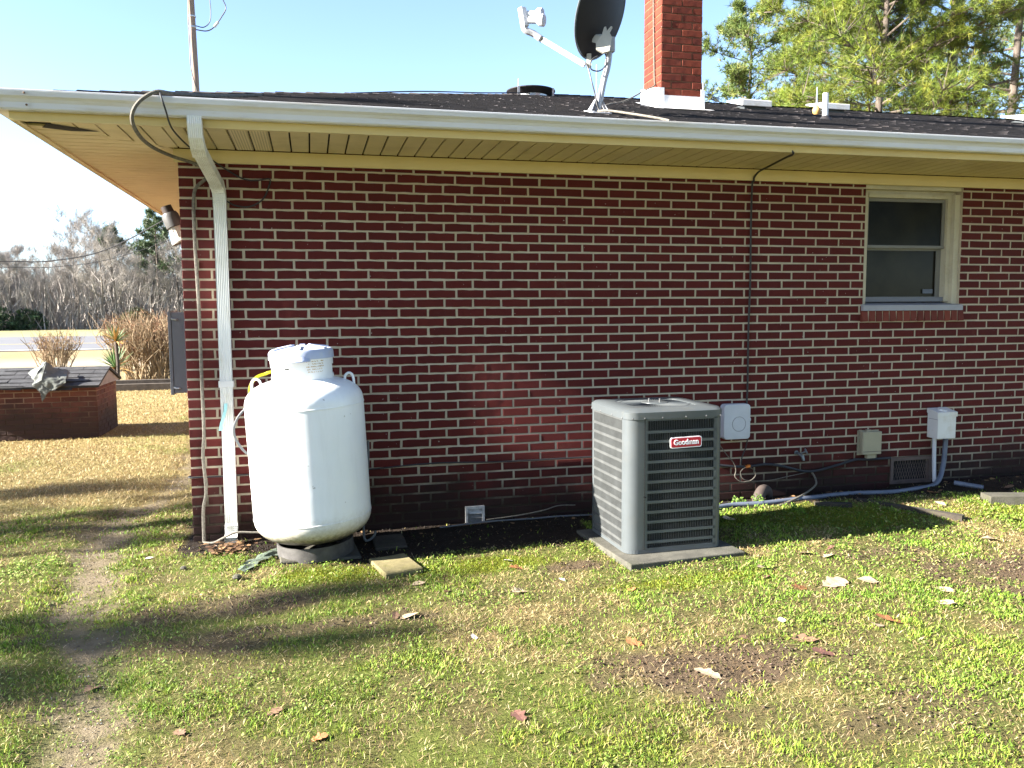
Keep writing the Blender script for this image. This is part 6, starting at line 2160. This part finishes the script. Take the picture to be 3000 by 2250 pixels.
# ------------------------------------------------------------------ utility pole and lines
pl = thing('utility_pole', 'weathered wooden utility pole rising behind the roof', 'utility pole', (-2.75, 25, 0))
MB().tube([(-2.72, 25, -.3), (-2.78, 25, 9.2), (-2.84, 25, 12.8)], [.135, .112, .100], 14).build('shaft', M['wood_pole'], pl, True)
for z in (11.2, 11.55):
    MB().lathe([(.112, 0), (.118, .01), (.118, .05), (.112, .06)], 14, (-2.81, 25, z)).build('band', M['metal'], pl)
MB().tube(bez([(-2.72, 24.86, 9.0), (-2.9, 24.87, 9.8), (-2.92, 24.88, 10.6), (-2.93, 24.88, 11.4), (-2.9, 24.9, 12.6)], 5), .018, 6).build('riser_cable', M['black_cable'], pl)
def line(p, q, sag, r, label, n=26):
    p, q = Vector(p), Vector(q)
    pts = []
    for i in range(n + 1):
        t = i / n
        v = p.lerp(q, t)
        v.z -= sag * 4 * t * (1 - t)
        pts.append(v)
    lone(MB().tube(pts, r, 6, False), 'power_line', M['black_cable'], label, 'cable', (p + q) / 2)
lone(MB().tube(bez([(-2.70, 24.9, 11.25), (-2.45, 24.9, 11.22), (-2.25, 24.9, 11.4), (-2.20, 24.9, 11.75), (-2.22, 24.9, 12.2)], 6), .017, 6), 'cable_loop', M['black_cable'], 'shorter dark cable loop curling right of the pole top', 'cable', (-2.6, 24.9, 11.2), smooth=True)
lone(MB().tube(bez([(-2.70, 24.88, 11.12), (-2.35, 24.88, 11.10), (-2.1, 24.88, 11.25), (-1.85, 24.88, 11.6), (-1.70, 24.88, 11.9), (-1.80, 24.88, 12.2)], 6), .020, 6), 'cable_loop', M['black_cable'], 'longer dark cable loop with a splice right of the pole top', 'cable', (-2.5, 24.9, 11.1), smooth=True)
lone(MB().tube([(-2.10, 24.88, 11.25), (-1.97, 24.88, 11.42)], .05, 8), 'splice', M['metal'], 'grey splice sleeve on the longer cable loop by the pole', 'splice', (-2.05, 24.88, 11.25))
def sag_line(pts, r, label):
    lone(MB().tube(bez(pts, 10), r, 6, False), 'power_line', M['black_cable'], label, 'cable', pts[1])
sag_line([(-16, 18, 3.25), (-10, 18, 2.92), (-7.5, 18, 2.90), (-6.5, 18, 2.89), (-5.685, 18, 2.915), (-4.43, 18, 3.19), (-2.942, 18, 3.99), (-1.2, 18, 5.1), (.8, 18, 6.6)], .016, 'black overhead line sagging across the left sky past the house corner')
sag_line([(-16, 20, 3.05), (-10, 20, 2.85), (-7.547, 20, 2.835), (-6.088, 20, 2.862), (-4.574, 20, 3.12), (-2.5, 20, 3.9), (.5, 20, 5.4)], .009, 'thinner overhead line just below the black one on the left')
# tufts by the wall foot
for i, (x, y, s, lab) in enumerate(((4.03, -.22, .05, 'small bright weed at the wall foot nearest the air conditioner'), (4.17, -.26, .055, 'small bright weed beside the brown pipe elbow'), (4.33, -.52, .05, 'small weed on the moss in front of the conduit'))):
    r = random.Random(i)
    tips = [(Vector((r.gauss(0, s * .5), r.gauss(0, s * .5), r.uniform(.005, s))), Vector((r.gauss(0, 1), r.gauss(0, 1), 1)).normalized()) for k in range(40)]
    V, F, cc = needle_mesh(tips, r, 3, .016, .007, ([(0.16, 0.26, 0.05), (0.10, 0.18, 0.03)], (1, 1)))
    ob = npmesh('weed', V, F, cc, M['grass'])
    ob.location = (x, y, hz(x, y))
    tag(ob, lab, 'weed')
